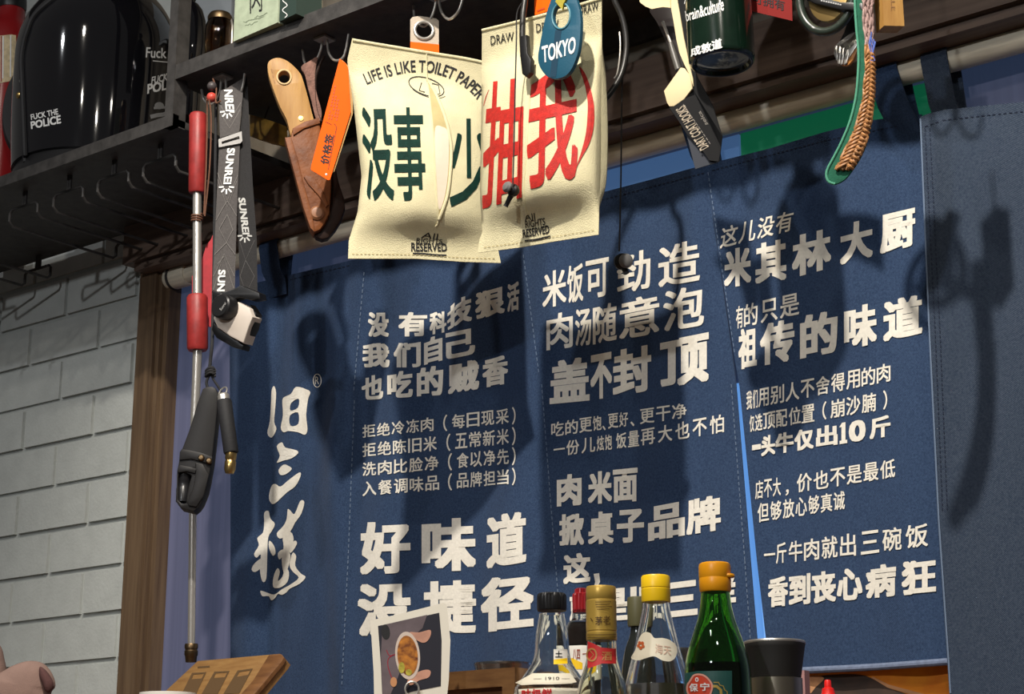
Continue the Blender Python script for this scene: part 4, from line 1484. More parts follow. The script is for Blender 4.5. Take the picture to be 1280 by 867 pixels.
inks = [tagtext('价格签', 14, 52, -3, 8, 0.018)]
inks += [stroke([tagframe(8, 8.8), tagframe(62, 8.8), tagframe(66, 5)], 0.6), stroke([tagframe(64, 2), tagframe(66, -6)], 0.5)]
decal('lettering', inks, lambda q: plt.at(q, 0.0005), M_black_ink, tg, label='black handwritten-style characters')
dt = []
for i, t in enumerate((-3, 0.5, 4, 7)):
    for s_ in range(70, 112 - i * 7, 4):
        if random.random() < 0.85:
            dt.append(stroke([tagframe(s_, t), tagframe(s_ + 2.6, t)], 1.5))
decal('small_print', dt, lambda q: plt.at(q, 0.0005), M_orange_d, tg, label='rows of small dark print')
link('pin', lathe_bm(plt.at((408, 218), 0.0), [(1.6 * mpp(P(408, 218, -.32)), 0), (0, 0.001)], 12, plt.n), M_steel, tg)

# ================================================================== the two canvas tissue pouches
class Pouch:
    def __init__(s, pl, L, R, T, B, depth, prof):
        s.pl, s.L, s.R, s.T, s.B, s.d, s.prof = pl, L, R, T, B, depth, prof

    def uv(s, q):
        l, r = interp(s.L, q[1]), interp(s.R, q[1])
        t, b = interp(s.T, q[0]), interp(s.B, q[0])
        return (q[0] - l) / (r - l), (q[1] - t) / (b - t)

    def bulge(s, q):
        u, v = s.uv(q)
        u, v = min(max(u, 0), 1), min(max(v, 0), 1)
        return s.d * (sin(pi * u) ** 0.5) * interp(s.prof, v) + s.lean(v) + 0.0012 * sin(u * 17 + v * 9) * sin(pi * u) * sin(pi * v)

    def lean(s, v):
        return 0.016 * max(0.0, 1 - v / 0.16)

    def on(s, q, off=0.0015):
        return s.pl.at(q, s.bulge(q) + off)

    def bm(s, nx=40, ny=64):
        bm = bmesh.new()
        fr, bk = [], []
        for j in range(ny + 1):
            v = j / ny
            a, b = [], []
            for i in range(nx + 1):
                u = i / nx
                x, y = (s.L[0][1] + s.R[0][1]) / 2, 0
                for _ in range(5):
                    y = interp(s.T, x) * (1 - v) + interp(s.B, x) * v
                    x = interp(s.L, y) * (1 - u) + interp(s.R, y) * u
                q = (x, y)
                h = s.bulge(q)
                f = s.pl.at(q, h + 0.0006)
                a.append(bm.verts.new(f))
                le = s.lean(min(max(s.uv(q)[1], 0), 1))
                b.append(bm.verts.new(s.pl.at(q, h + 0.0006) - s.pl.n * (1.8 * (h - le) + 0.0012)))
            fr.append(a)
            bk.append(b)
        for j in range(ny):
            for i in range(nx):
                bm.faces.new((fr[j][i], fr[j + 1][i], fr[j + 1][i + 1], fr[j][i + 1]))
                bm.faces.new((bk[j][i], bk[j][i + 1], bk[j + 1][i + 1], bk[j + 1][i]))
            bm.faces.new((fr[j][0], bk[j][0], bk[j + 1][0], fr[j + 1][0]))
            bm.faces.new((fr[j][nx], fr[j + 1][nx], bk[j + 1][nx], bk[j][nx]))
        for i in range(nx):
            bm.faces.new((fr[0][i], fr[0][i + 1], bk[0][i + 1], bk[0][i]))
            bm.faces.new((fr[ny][i], bk[ny][i], bk[ny][i + 1], fr[ny][i + 1]))
        return bm


PROF = [(p.x, p.y) for p in cr([(0, 0.0, 0), (0.07, 0.02, 0), (0.14, 0.12, 0), (0.22, 0.45, 0), (0.32, 0.78, 0), (0.5, 0.98, 0), (0.66, 1.0, 0), (0.76, 0.92, 0), (0.82, 0.68, 0), (0.88, 0.30, 0), (0.93, 0.10, 0), (1, 0.01, 0)], 6)]
# first pouch
pt1 = thing('tissue_pouch', 'cream canvas tissue pouch with green characters, hanging by a grommet tab', 'pouch', P(530, 326, -0.29))
pw1 = Pouch(Plane(530, 190, -0.282, n=(0.72, -0.69, 0)), [(45, 441), (75, 434), (140, 443), (220, 452), (265, 447), (300, 436), (324, 435)], [(80, 606), (160, 612), (280, 616), (328, 626)],
            [(436, 47), (470, 54), (530, 64), (580, 72), (606, 78), (640, 86)], [(430, 323), (520, 323), (580, 327), (626, 328.5)], 0.040, PROF)
bag1 = link('bag', pw1.bm(), M_canvas, pt1, sharp=60)
em = []
em.append(quadtext('没', (450, 134), (489, 133), (493, 250), (458, 251), 0.014))
em.append(quadtext('事', (491, 134), (529, 134), (533, 250), (494, 251), 0.014))
em.append(quadtext('少', (562, 148), (610, 148), (612, 256), (562, 258), 0.014))
decal('embroidered_characters', em, pw1.on, M_green_emb, bag1, 7, label='dark green characters')
# arched slogan
arc = [Vector(p) for p in cr([(459, 106, 0), (471, 101, 0), (488, 95.5, 0), (505, 91.5, 0), (522, 90, 0), (540, 91.5, 0), (558, 96.5, 0), (575, 105, 0), (587, 114.5, 0), (592, 119.5, 0), (596, 125, 0)], 8)]
al = [0.0]
for a, b in zip(arc, arc[1:]):
    al.append(al[-1] + (b - a).length)


def along(s, h):
    s = min(max(s, 0), al[-1] - 1e-4)
    for i in range(len(al) - 1):
        if al[i] <= s <= al[i + 1]:
            t = (s - al[i]) / (al[i + 1] - al[i])
            p = arc[i].lerp(arc[i + 1], t)
            d = (arc[i + 1] - arc[i]).normalized()
            return (p.x + d.y * h, p.y - d.x * h)
    return (arc[-1].x, arc[-1].y)


black1 = [fit('LIFE IS LIKE TOILET PAPER', 0.012, lambda u, v: along(al[-1] * u, 15 * v))]
black1 += [stroke(ell(533, 108, 23, 10.5, 30, 0.33), 1.1, True), stroke(ell(535, 109, 25, 11.5, 30, 0.33, 0.3, 2.4), 0.6)]
black1 += [stroke([(527, 103), (524, 113), (531, 115)], 1.1), stroke([(540, 104), (548, 106), (550, 117), (545, 118)], 1.1), stroke([(537, 109), (543, 111), (544, 117)], 1.0)]
black1 += [quadtext('All', (530, 290), (548, 292), (547, 299), (526, 297), 0.0), quadtext('RIGHTS', (521, 297), (553, 299), (553, 304), (520, 303), 0.01), quadtext('RESERVED', (514, 303), (558, 304), (559, 314), (514, 314), 0.02),
           stroke([(516, 316.5), (530, 317), (545, 318.5), (558, 319)], 2.2)]
decal('printing', black1, pw1.on, M_black_ink, bag1, 5, label='black slogan and small print')
# slit with tissue showing
slit = [tuple(p)[:2] for p in cr([(534, 100, 0), (543, 118, 0), (552, 140, 0), (558, 160, 0), (562, 185, 0), (561, 215, 0), (557, 245, 0), (548, 272, 0), (546, 240, 0), (544, 205, 0), (542, 170, 0), (538, 130, 0)], 4, True)]
decal('slit', [poly(slit)], lambda q: pw1.on(q, 0.0018), M_canvas_lining, bag1, 8, label='ochre lining inside the slit')
tis = [tuple(p)[:2] for p in cr([(544, 160, 0), (552, 158, 0), (560, 166, 0), (561, 200, 0), (557, 240, 0), (549, 262, 0), (546, 225, 0), (544, 190, 0)], 4, True)]
decal('tissue', [poly(tis)], lambda q: pw1.on(q, 0.0024), M_tissue, pt1, 8, label='pale tissue showing through')
link('slit_lip', tube_bm([pw1.on((p.x, p.y), 0.002) for p in cr([(535, 100, 0), (545, 118, 0), (554, 140, 0), (560, 160, 0), (564, 185, 0), (563, 215, 0), (559, 245, 0), (549, 274, 0)], 6)], 0.0024, 8), M_canvas, bag1)
link('slit_lip', tube_bm([pw1.on((p.x, p.y), 0.001) for p in cr([(533, 66, 0), (534, 100, 0), (538, 130, 0), (542, 170, 0), (544, 205, 0), (546, 240, 0), (548, 274, 0), (545, 283, 0)], 6)], 0.0013, 8), M_canvas, bag1)
link('top_hem', tube_bm([pw1.pl.at((p.x, p.y), 0.016) for p in cr([(441, 50, 0), (470, 55, 0), (530, 65, 0), (580, 73, 0), (608, 79, 0)], 6)], 0.0024, 8), M_canvas, bag1)
decal('seam_stitching', dashes([(440, 317), (520, 318), (580, 322), (620, 323)], 3, 2, 0.8), pw1.on, M_canvas_lining, bag1, 6)
tb = slab_obj('hanging_tab', [[(513, 24), (516, 21), (525, 20), (545, 23), (548.5, 26), (548.5, 66), (513, 62)], [tuple(p) for p in ell(530, 38, 10.6, 11.2, 24)]], pw1.pl, 0.004, mat('grey_canvas', (0.47, 0.40, 0.32), 0.9, bump=0.4, bscale=600), pt1, front=0.012)
slab_obj('tab_band', [(513, 52), (548.8, 55.5), (548.8, 66), (513, 62)], pw1.pl, 0.0055, M_orange, pt1, front=0.013, label='orange band on the tab')
c = pw1.pl.at((530, 38), 0.0128)
km = mpp(c)
r1 = Vector((0, 0, 1)).cross(pw1.pl.n)
link('grommet', tube_bm([c + r1 * (11.4 * km * cos(t) / abs(r1.dot(RT))) + Vector((0, 0, 11.6 * km * sin(t))) for t in [k * 2 * pi / 32 for k in range(32)]], 2.2 * km, 10, closed=True), M_steel, pt1, label='steel grommet')

# second pouch
pt2 = thing('tissue_pouch', 'cream canvas tissue pouch with red embroidered characters, overlapping the green one', 'pouch', P(675, 314, -0.33))
pw2 = Pouch(Plane(675, 160, -0.325), [(0, 603), (36, 602.5), (120, 602), (240, 600), (290, 603), (300, 599), (316, 597)], [(0, 752), (60, 752), (130, 751), (200, 750), (290, 748)],
            [(600, 38), (650, 26), (700, 12), (752, -3)], [(596, 316), (650, 309), (690, 302), (748, 293)], 0.040, PROF)
bag2 = link('bag', pw2.bm(), M_canvas, pt2, sharp=60)
em = [quadtext('抽', (609, 103), (655, 96), (652, 248), (600, 262), 0.018), quadtext('我', (661, 93), (722, 80), (722, 222), (657, 238), 0.018)]
em.append(poly([tuple(p)[:2] for p in cr([(724, 83, 0), (732, 93, 0), (738, 110, 0), (742.5, 132, 0), (742, 158, 0), (737, 178, 0), (728, 195, 0), (722, 206, 0), (719, 212, 0), (727, 188, 0), (732, 168, 0), (734, 150, 0), (734.5, 128, 0), (731, 106, 0)], 4, True)]))
em.append(stroke([(611, 112), (607, 122), (604.5, 132)], [0.6, 1.0, 0.6]))
decal('embroidered_characters', em, pw2.on, M_red_emb, bag2, 7, label='bright red characters')
bl2 = [quadtext('DRAW', (613, 45), (642, 39.5), (642.5, 51), (613.5, 56.5), 0.004), quadtext('DRAW', (670, 30), (698, 24), (698.5, 35), (670.5, 41), 0.004), quadtext('DRAW', (723, 7.5), (747.5, 2), (748, 12), (724, 19), 0.004)]
bl2 += [quadtext('All', (655, 268), (668, 266), (669, 274), (656, 276), 0.0), quadtext('RIGHTS', (656, 276), (681, 272), (681.5, 281), (657, 285), 0.01), quadtext('RESERVED', (653, 287), (686, 281), (687, 291), (653.5, 297), 0.02),
        stroke([(656, 301), (672, 299), (688, 295)], 2.4)]
decal('printing', bl2, pw2.on, M_black_ink, bag2, 5, label='black words and small print')
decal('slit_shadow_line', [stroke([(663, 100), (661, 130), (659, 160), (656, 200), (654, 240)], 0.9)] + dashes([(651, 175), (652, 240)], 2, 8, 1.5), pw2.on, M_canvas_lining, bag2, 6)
link('slit_lip', tube_bm([pw2.on((p.x, p.y), 0.001) for p in cr([(667, 76, 0), (663, 110, 0), (660, 150, 0), (657, 200, 0), (654, 236, 0), (656, 258, 0), (659, 268, 0)], 6)], 0.0017, 8), M_canvas, bag2)
link('top_hem', tube_bm([pw2.pl.at((p.x, p.y), 0.016) for p in cr([(603, 38, 0), (650, 26.5, 0), (700, 13, 0), (752, -2, 0)], 6)], 0.0022, 8), M_canvas, bag2)
decal('seam_stitching', dashes([(605, 309), (650, 303), (690, 296), (745, 287)], 3, 2, 0.8), pw2.on, M_canvas_lining, bag2, 6)
slab_obj('hanging_tab', [(668, -30), (688, -34), (688, 13), (668, 19)], pw2.pl, 0.004, M_orange, pt2, front=0.012, label='orange tab')
decal('tab_print', [stroke([(671, 14), (681, 10)], 2.0)], lambda q: pw2.pl.at(q, 0.0126), M_orange_d, pt2)

# blue oval tag
tk = thing('luggage_tag', 'blue oval tag reading TOKYO, hung in front of the red-lettered pouch', 'tag', P(698, 98, -0.38))
plT = Plane(698, 50, -0.385)
ov = [tuple(p)[:2] for p in cr([(706, -14, 0), (716, -8, 0), (722, 4, 0), (725.5, 25, 0), (724, 55, 0), (719, 76, 0), (710, 92, 0), (698, 98, 0), (685, 96, 0), (675.5, 85, 0), (672.5, 72, 0), (675, 55, 0), (681, 25, 0), (688, 2, 0), (696, -12, 0)], 5, True)]
hl = [tuple(p) for p in ell(701.5, 20, 10.2, 15.2, 26, 0.08)]
slab_obj('body', [ov, hl], plT, 0.006, M_tag_blue, tk, bev=0.0012)
decal('stripe', [poly([(694, 38), (702, 36), (695, 96), (687, 97)])], lambda q: plT.at(q, 0.0004), M_tag_blue_d, tk, 8, label='darker blue stripe')
decal('lettering', [quadtext('TOKYO', (677, 58), (720, 45), (719, 66), (678, 79), 0.022)], lambda q: plT.at(q, 0.0008), M_white_ink, tk, label='white capital lettering')
c = plT.at((701.5, 20), 0.0008)
km = mpp(c)
link('ring_edge', tube_bm([plT.at((x, y), 0.0004) for x, y in ell(701.5, 20, 11.2, 16.2, 30, 0.08)], 1.3 * km, 8, closed=True), mat('tag_blue_rim', (0.06, 0.20, 0.26), 0.4), tk)
M_olive = mat('olive_tape', (0.36, 0.30, 0.03), 0.7, bump=0.3, bscale=300)
slab_obj('loop', [(697, -30), (712, -30), (709, -4), (704, 5), (703, 12), (699, 8), (694, 2), (697, -6)], plT, 0.003, M_olive, tk, front=0.003, label='olive tape loop')

# neckband earphones
nb = thing('neckband_earphones', 'black neckband earphones with two hanging earbuds, around the red-lettered pouch', 'earphones', P(700, 335, -0.3))


def nby(x):
    return -0.37 + (x - 650) / 130 * 0.13


arm = [(654, 70), (653, 40), (655, 10), (664, -30), (690, -62), (725, -66), (755, -40), (768, 0), (777, 20), (782, 42), (782.5, 66), (777, 92), (765, 113), (752, 128), (744, 133)]
link('neckband', tube_bm([P(p.x, p.y, nby(p.x)) for p in cr([(*a, 0) for a in arm], 8)], 3.8 * mpp(P(700, 0, -0.3)), 12), mat('neckband_black', (0.020, 0.019, 0.018), 0.35), nb)
plN = Plane(656, 70, -0.374)
slab_obj('left_end', [(650, 45), (657.5, 43), (659, 66), (663.5, 74), (663, 90), (657, 96), (652, 92), (649.5, 70)], plN, 0.008, M_black_plastic, nb, front=0.003, bev=0.002)
sv = [(776.5, 40), (777.5, 56), (776.5, 74), (773.5, 92), (770, 98)]
link('metal_inlay', tube_bm([P(p.x - 2, p.y, nby(780) - 0.004) for p in cr([(*a, 0) for a in sv], 6)], 1.2 * mpp(P(700, 0, -0.3)), 8), M_steel, nb, label='silver inlay')
cb = mpp(P(645, 100, -0.38)) * 0.9
link('cable', tube_bm([P(p.x, p.y, -0.385) for p in cr([(652, 4, 0), (646, 18, 0), (645.5, 50, 0), (644, 110, 0), (642.5, 180, 0), (641, 234, 0)], 8)], cb, 8), M_black_rubber, nb)
link('cable', tube_bm([P(p.x, p.y, -0.235) for p in cr([(778, 86, 0), (777, 140, 0), (776, 230, 0), (774, 314, 0)], 8)], cb * 1.15, 8), M_black_rubber, nb)


def bud(cx, cy, Y, s, tipdir, stem, name='earbud'):
    c = P(cx, cy, Y)
    k = mpp(c) * s
    t = (P(cx + tipdir[0], cy + tipdir[1], Y - 0.012) - c).normalized()
    bm = bmesh.new()
    add_lathe(bm, c - t * 6 * k, [(0, 0), (5.5 * k, 0.6 * k), (8 * k, 4 * k), (8.4 * k, 8 * k), (6.5 * k, 11 * k), (5 * k, 12 * k), (4.6 * k, 15 * k)], 24, t)
    add_tube(bm, cr([c, P(cx + stem[0] * 0.5, cy + stem[1] * 0.5, Y), P(cx + stem[0], cy + stem[1], Y)], 5), [4.2 * k, 3.4 * k, 2.8 * k], 12)
    o = link(name, bm, M_black_plastic, nb)
    link('ear_tip', lathe_bm(c + t * 8 * k, [(0, 0), (4.6 * k, 0), (7.2 * k, 1.0 * k), (7.4 * k, 3 * k), (5.5 * k, 6 * k), (2.8 * k, 7 * k), (0, 7 * k)], 22, t), mat('grey_silicone', (0.16, 0.155, 0.15), 0.4), o)


bud(642, 238, -0.375, 1.0, (-9, -5), (-10, 20))
bud(777, 327, -0.23, 1.25, (10, -2), (6, 14))

# ================================================================== black folded card package
dp = thing('cardboard_package', 'black folded card package reading DART COAT HOOKS, cream inside, hanging', 'package', P(870, 212, -0.26))
M_cream_card = mat('cream_card', (0.72, 0.60, 0.36), 0.7)
M_black_card = mat('black_card', (0.010, 0.010, 0.011), 0.6, spec=0.2)
plD = Plane(860, 120, -0.29)
plD2 = Plane(870, 160, -0.285, n=(0.5, -0.8, -0.1))


def z5(pts, ox=760, oy=0, s=3.942):
    return [(ox + a / s, oy + b / s) for a, b in pts]


slab_obj('side_panel', z5([(300, -20), (338, -20), (352, 60), (372, 180), (395, 290), (418, 390), (420, 425), (404, 372), (375, 315), (352, 260), (338, 200), (322, 100), (306, 15)]), plD, 0.0015, M_cream_card, dp, front=0.004)
slab_obj('spine', z5([(318, -20), (385, -20), (396, 150), (410, 300), (440, 380), (490, 470), (515, 520), (560, 665), (418, 440), (412, 380), (392, 290), (368, 190), (345, 70)]), plD, 0.0015, M_black_card, dp, front=0.001)
slab_obj('inner_flap', z5([(275, 448), (358, 332), (374, 335), (404, 372), (414, 436), (374, 488), (325, 522), (302, 524), (290, 505)]), plD, 0.002, M_cream_card, dp, front=0.006, bev=0.0005)
slab_obj('printed_face', z5([(302, 530), (326, 524), (376, 490), (418, 440), (565, 670), (545, 795), (500, 790), (470, 748), (385, 655), (345, 590)]), plD2, 0.002, M_black_card, dp)
slab_obj('lower_flap', z5([(385, 655), (470, 748), (515, 722), (565, 670), (550, 795), (430, 832)]), plD2, 0.002, mat('black_card_under', (0.03, 0.035, 0.05), 0.6), dp, front=-0.004)
slab_obj('top_flap', z5([(148, -25), (305, -25), (308, 38), (270, 34), (215, 44), (185, 32), (158, 12)]), plD, 0.002, M_cream_card, dp, front=0.006)
# lettering runs from lower right up to upper left
dl = [quadtext('DART COAT HOOKS', z5([(455, 745)])[0], z5([(332, 540)])[0], z5([(378, 515)])[0], z5([(498, 722)])[0], 0.016)]
decal('lettering', dl, lambda q: plD2.at(q, 0.0005), mat('pale_ink', (0.50, 0.42, 0.32), 0.6), dp, label='pale capital lettering')
dl = [quadtext('selca', z5([(475, 618)])[0], z5([(440, 553)])[0], z5([(456, 545)])[0], z5([(495, 612)])[0], 0.01),
      *dashes(z5([(504, 709), (368, 510)]), 4.0, 1.6, 1.0)]
decal('small_print', dl, lambda q: plD2.at(q, 0.0005), mat('grey_ink2', (0.22, 0.20, 0.18), 0.6), dp, label='grey small print')
ch = thing('coat_hook', 'dark coat hook with a steel pin tucked behind the cream-edged package', 'hook', P(830, 90, -0.24))
plC = Plane(830, 50, -0.262)
slab_obj('arm', z5([(195, -20), (330, -20), (352, 180), (372, 330), (350, 345), (335, 330), (290, 220), (240, 110), (205, 60)]), plC, 0.006, mat('dark_bronze', (0.022, 0.018, 0.018), 0.4), ch, bev=0.001)
link('pin', tube_bm([plC.at(q, 0.004) for q in z5([(270, 108), (290, 160), (310, 215)])], 0.0022, 10), M_steel, ch)
link('sleeve', tube_bm([plC.at(q, 0.004) for q in z5([(308, 212), (325, 270), (348, 345)])], [0.003, 0.0045, 0.0045], 12), mat('grey_sleeve', (0.10, 0.095, 0.085), 0.4), ch)

# ================================================================== hanging dark green bottle
gbt = thing('hanging_bottle', 'dark green bottle with white lettering hanging base down at the top', 'bottle', P(903, 88, -0.3))
ct = P(893.5, -80, -0.30)
cb_ = P(902.5, 79, -0.30)
k = mpp(cb_)
ax = cb_ - ct
LL = ax.length
RB = 41.5 * k
M_dkgreen = mat('dark_green_glaze', (0.004, 0.014, 0.008), 0.18, coat=0.6, noise=0.3, nscale=25)
link('body', lathe_bm(ct, [(0, -0.06), (0.012, -0.06), (0.013, -0.03), (RB * 0.6, -0.015), (RB * 0.98, 0.01), (RB, 0.03), (RB, LL - 0.006), (RB * 0.985, LL - 0.002), (RB * 0.94, LL), (RB * 0.86, LL), (RB * 0.80, LL - 0.004), (RB * 0.3, LL - 0.006), (0, LL - 0.003)], 56, ax), M_dkgreen, gbt)
link('base_ring', tube_bm([cb_ + (ax.orthogonal().normalized() * cos(t) + ax.normalized().cross(ax.orthogonal().normalized()) * sin(t)) * RB * 0.9 for t in [i * 2 * pi / 48 for i in range(48)]], 0.0016, 8, closed=True), mat('base_blue_black', (0.012, 0.018, 0.035), 0.2), gbt)
axn = ax.normalized()
toc = (CAM - cb_)
toc = (toc - axn * toc.dot(axn)).normalized()
rtc = axn.cross(toc)
if rtc.dot(RT) < 0:
    rtc = -rtc


def on_g(q, off=0.0007):
    d = ray(*q)
    dep = 0.0
    for _ in range(6):
        o = cb_ + toc * dep
        p = CAM + d * ((o - CAM).dot(toc) / d.dot(toc))
        lat = (p - cb_).dot(rtc)
        dep = sqrt(max((RB + off) ** 2 - lat * lat, 0))
    return p


decal('lettering', [quadtext('brain&culture', (856, 14), (904, -4), (905, 13), (858, 27), 0.014), quadtext('your', (855, -6), (870, -10), (870, -1), (855, 5), 0.02),
                    quadtext('成敦道', (862.5, 60), (902, 47), (903, 60), (863.5, 71), 0.026)], on_g, M_white_ink, gbt, 4, label='white lettering')

# red card
rc = thing('hanging_card', 'small red card with black characters right of the green bottle', 'card', P(975, 25, -0.27))
plR = Plane(965, 10, -0.268)
slab_obj('card', [(936, -30), (989, -30), (990.5, 26), (936, 13)], plR, 0.001, mat('red_card', (0.19, 0.014, 0.012), 0.7, spec=0.2), rc)
decal('lettering', [quadtext('可拥有', (940, -9), (981, 1), (981, 14), (940, 3), 0.006)], lambda q: plR.at(q, 0.0005), M_black_ink, rc, label='black characters')

# black ring with brass disc
cl_ = thing('ring_clasp', 'dark green ring clasp with a brass disc inside, at the top edge', 'clasp', P(1035, 46, -0.3))
c = P(1032, -6, -0.30)
k = mpp(c)
pl = Plane(1032, -6, -0.30)
link('ring', tube_bm([pl.at((x, y), 0.0) for x, y in ell(1033, -4, 33, 44, 44, 0.15)], 5.6 * k, 12, closed=True), mat('dark_olive_enamel', (0.024, 0.034, 0.026), 0.3, coat=0.4), cl_)
slab_obj('disc', [tuple(p) for p in ell(1035, -6, 24, 33, 36, 0.2)], pl, 0.006, mat('dull_brass', (0.40, 0.27, 0.10), 0.35, metal=0.8), cl_, bev=0.001, label='brass disc')
slab_obj('cross_band', [(1000, -12), (1020, -6), (1050, 2), (1078, 3), (1078, 13), (1050, 12), (1018, 4), (1003, -4)], pl, 0.012, M_black_plastic, cl_, front=0.010, bev=0.002)
decal('lettering', dashes([(1026, 0.5), (1054, 6.5)], 2.2, 0.8, 1.6), lambda q: pl.at(q, 0.0106), mat('pale_grey_ink', (0.4, 0.4, 0.4), 0.6), cl_, label='tiny pale lettering')

# folded fork
fk = thing('folding_fork', 'steel fork head with dark handle hanging behind the green-edged strap', 'fork', P(1053, 78, -0.27))


def z7(pts, ox=980, oy=0, s=7.53):
    return [(ox + a / s, oy + b / s) for a, b in pts]


plF = Plane(1056, 50, -0.262)
slab_obj('handle', z7([(560, 310), (600, 190), (640, 110), (700, -60), (800, -60), (760, 120), (690, 300), (600, 380), (515, 400)]), plF, 0.006, M_black_plastic, fk, front=-0.002, bev=0.001)
slab_obj('head', z7([(520, 390), (600, 330), (690, 290), (700, 360), (690, 420), (640, 500), (600, 560), (560, 440), (480, 430)]), plF, 0.0025, M_steel, fk, bev=0.0006)
for t in ([(478, 430), (505, 430), (500, 500), (505, 560), (490, 565), (468, 510)], [(512, 432), (545, 432), (530, 520), (525, 598), (505, 598), (498, 540)],
          [(548, 440), (572, 440), (560, 520), (552, 600), (530, 606), (530, 550)], [(590, 440), (625, 430), (605, 520), (590, 590), (560, 610), (565, 540)]):
    slab_obj('tine', z7(t), plF, 0.002, M_steel, fk, front=0.001, bev=0.0005)
slab_obj('wooden_back', z7([(535, 612), (560, 560), (620, 500), (680, 420), (690, 470), (650, 560), (605, 612), (560, 618)]), plF, 0.004, mat('copper_orange', (0.50, 0.20, 0.04), 0.4), fk, front=-0.002, bev=0.001, label='orange wooden backing')

# green-edged woven strap
gs = thing('woven_strap', 'copper-fibre strap with a green felt edge hanging at upper right', 'strap', P(1043, 228, -0.3))
plS = Plane(1065, 110, -0.315, n=(0.35, -0.93, 0))
M_gfelt = mat('green_felt', (0.008, 0.10, 0.055), 0.9, noise=0.15, nscale=120, bump=0.3, bscale=500)
M_gfelt_l = mat('green_felt_edge', (0.07, 0.28, 0.18), 0.85, bump=0.3, bscale=500)
edgeL = [(1068, -30), (1069, 10), (1071, 40), (1073, 60), (1073, 85), (1070, 120), (1063, 150), (1053, 175), (1042, 197), (1035, 210), (1033, 219), (1036, 227), (1044, 230)]
edgeR = [(1094, -30), (1092, 20), (1093, 60), (1094, 90), (1093, 120), (1090, 150), (1083, 180), (1075, 198), (1066, 212), (1056, 224)]
outl = [tuple(p)[:2] for p in cr([(*a, 0) for a in edgeL + edgeR[::-1]], 3)]
slab_obj('felt_backing', outl, plS, 0.003, M_gfelt, gs, bev=0.0006)
bm = tube_bm([plS.at((p.x, p.y), 0.0004) for p in cr([(*a, 0) for a in edgeL], 6)], 1.7 * mpp(P(1060, 100, -0.31)), 8)
link('felt_edge', bm, M_gfelt_l, gs, label='pale green edge')
# braided fibre face: strands that wander across the strap
M_fibre = mat('copper_fibre', (0.36, 0.165, 0.058), 0.5, noise=0.45, nscale=160)
M_fibre2 = mat('mauve_fibre', (0.34, 0.22, 0.20), 0.7, noise=0.3, nscale=160)
M_blue_thread = mat('blue_thread', (0.10, 0.16, 0.50), 0.7)


def sl_(y, a):
    l = interp([(b, x) for x, b in edgeL[:-2]], y)
    r = interp([(b, x) for x, b in edgeR], y)
    l = l + 9
    return (l + (r - l) * a, y)


bm = bmesh.new()
bm2 = bmesh.new()
for i in range(9):
    a0 = (i + 0.5) / 9
    pts = []
    for y in range(-28, 215, 4):
        a = min(max(a0 + 0.10 * sin(y * 0.16 + i * 2.1) + 0.04 * sin(y * 0.5 + i), 0.02), 0.98)
        q = sl_(y, a)
        if q[0] > interp([(b, x) for x, b in edgeR], y) - 0.5:
            continue
        pts.append(plS.at(q, 0.0022 + 0.0016 * sin(y * 0.33 + i * 1.7)))
    cut = [p for p, y in zip(pts, range(-28, 215, 4)) if y >= 56]
    up_ = [p for p, y in zip(pts, range(-28, 215, 4)) if y <= 64]
    if len(cut) > 2:
        add_tube(bm, cut, 0.0020, 6)
    if len(up_) > 2:
        add_tube(bm2, up_, 0.0016, 6)
# short cross plaits
for j in range(26):
    y = 66 + j * 5.6
    a, b = sl_(y + 5, 0.05), sl_(y - 4, 0.55)
    c_, d_ = sl_(y + 5, 0.98), sl_(y - 1, 0.5)
    add_tube(bm, cr([plS.at(a, 0.002), plS.at(((a[0] + b[0]) / 2, (a[1] + b[1]) / 2), 0.006), plS.at(b, 0.003)], 4), 0.0021, 6)
    add_tube(bm, cr([plS.at(c_, 0.002), plS.at(((c_[0] + d_[0]) / 2, (c_[1] + d_[1]) / 2), 0.006), plS.at(d_, 0.003)], 4), 0.0021, 6)
link('copper_plait', bm, M_fibre, gs, label='copper brown plaited face')
link('frayed_plait', bm2, M_fibre2, gs, label='mauve frayed upper fibres')
bm = bmesh.new()
for i in range(5):
    pts = [plS.at((1088 + i * 1.2 + 1.6 * sin(y * 0.2 + i), y), 0.006) for y in range(40 + 3 * i, 80, 4)]
    add_tube(bm, pts, 0.0007, 5)
link('loose_threads', bm, M_blue_thread, gs, label='loose blue threads')
decal('stitch_marks', [stroke([(1046 + k * 2.2, 212 - k * 5), (1052 + k * 2.2, 207 - k * 5)], 1.8) for k in range(4)], lambda q: plS.at(q, 0.003), M_black_ink, gs)

# wooden block
F1 = P(1105, 32, -0.30)
F2 = Pz(1130.5, 32.5, F1.z)
B1 = Pz(1095.5, 41, F1.z)
B2 = F2 + (B1 - F1)
wb = thing('wooden_block', 'pale wooden block keyring with stamped letters, at the upper right', 'block', (F1 + B2) / 2)
bm = bmesh.new()
lo_ = [bm.verts.new(p) for p in (F1, F2, B2, B1)]
hi_ = [bm.verts.new(p + Vector((0, 0, 0.09))) for p in (F1, F2, B2, B1)]
bm.faces.new(lo_)
bm.faces.new(hi_[::-1])
for i in range(4):
    bm.faces.new((lo_[i], lo_[(i + 1) % 4], hi_[(i + 1) % 4], hi_[i]))
bevel_all(bm, 0.0012)
link('block', bm, M_wood_light, wb)
plW = Plane(1117, 10, -0.3)
plW.o = F1
nw = (F2 - F1).cross(Vector((0, 0, 1)))
plW.n = (nw if nw.dot(CAM - F1) > 0 else -nw).normalized()
decal('stamp', [quadtext('ELLE', (1118.5, -12), (1118.5, 13), (1113.5, 13), (1113.5, -12), 0.0)], lambda q: plW.at(q, 0.0005), mat('burnt_mark', (0.28, 0.14, 0.05), 0.7), wb, label='stamped letters')
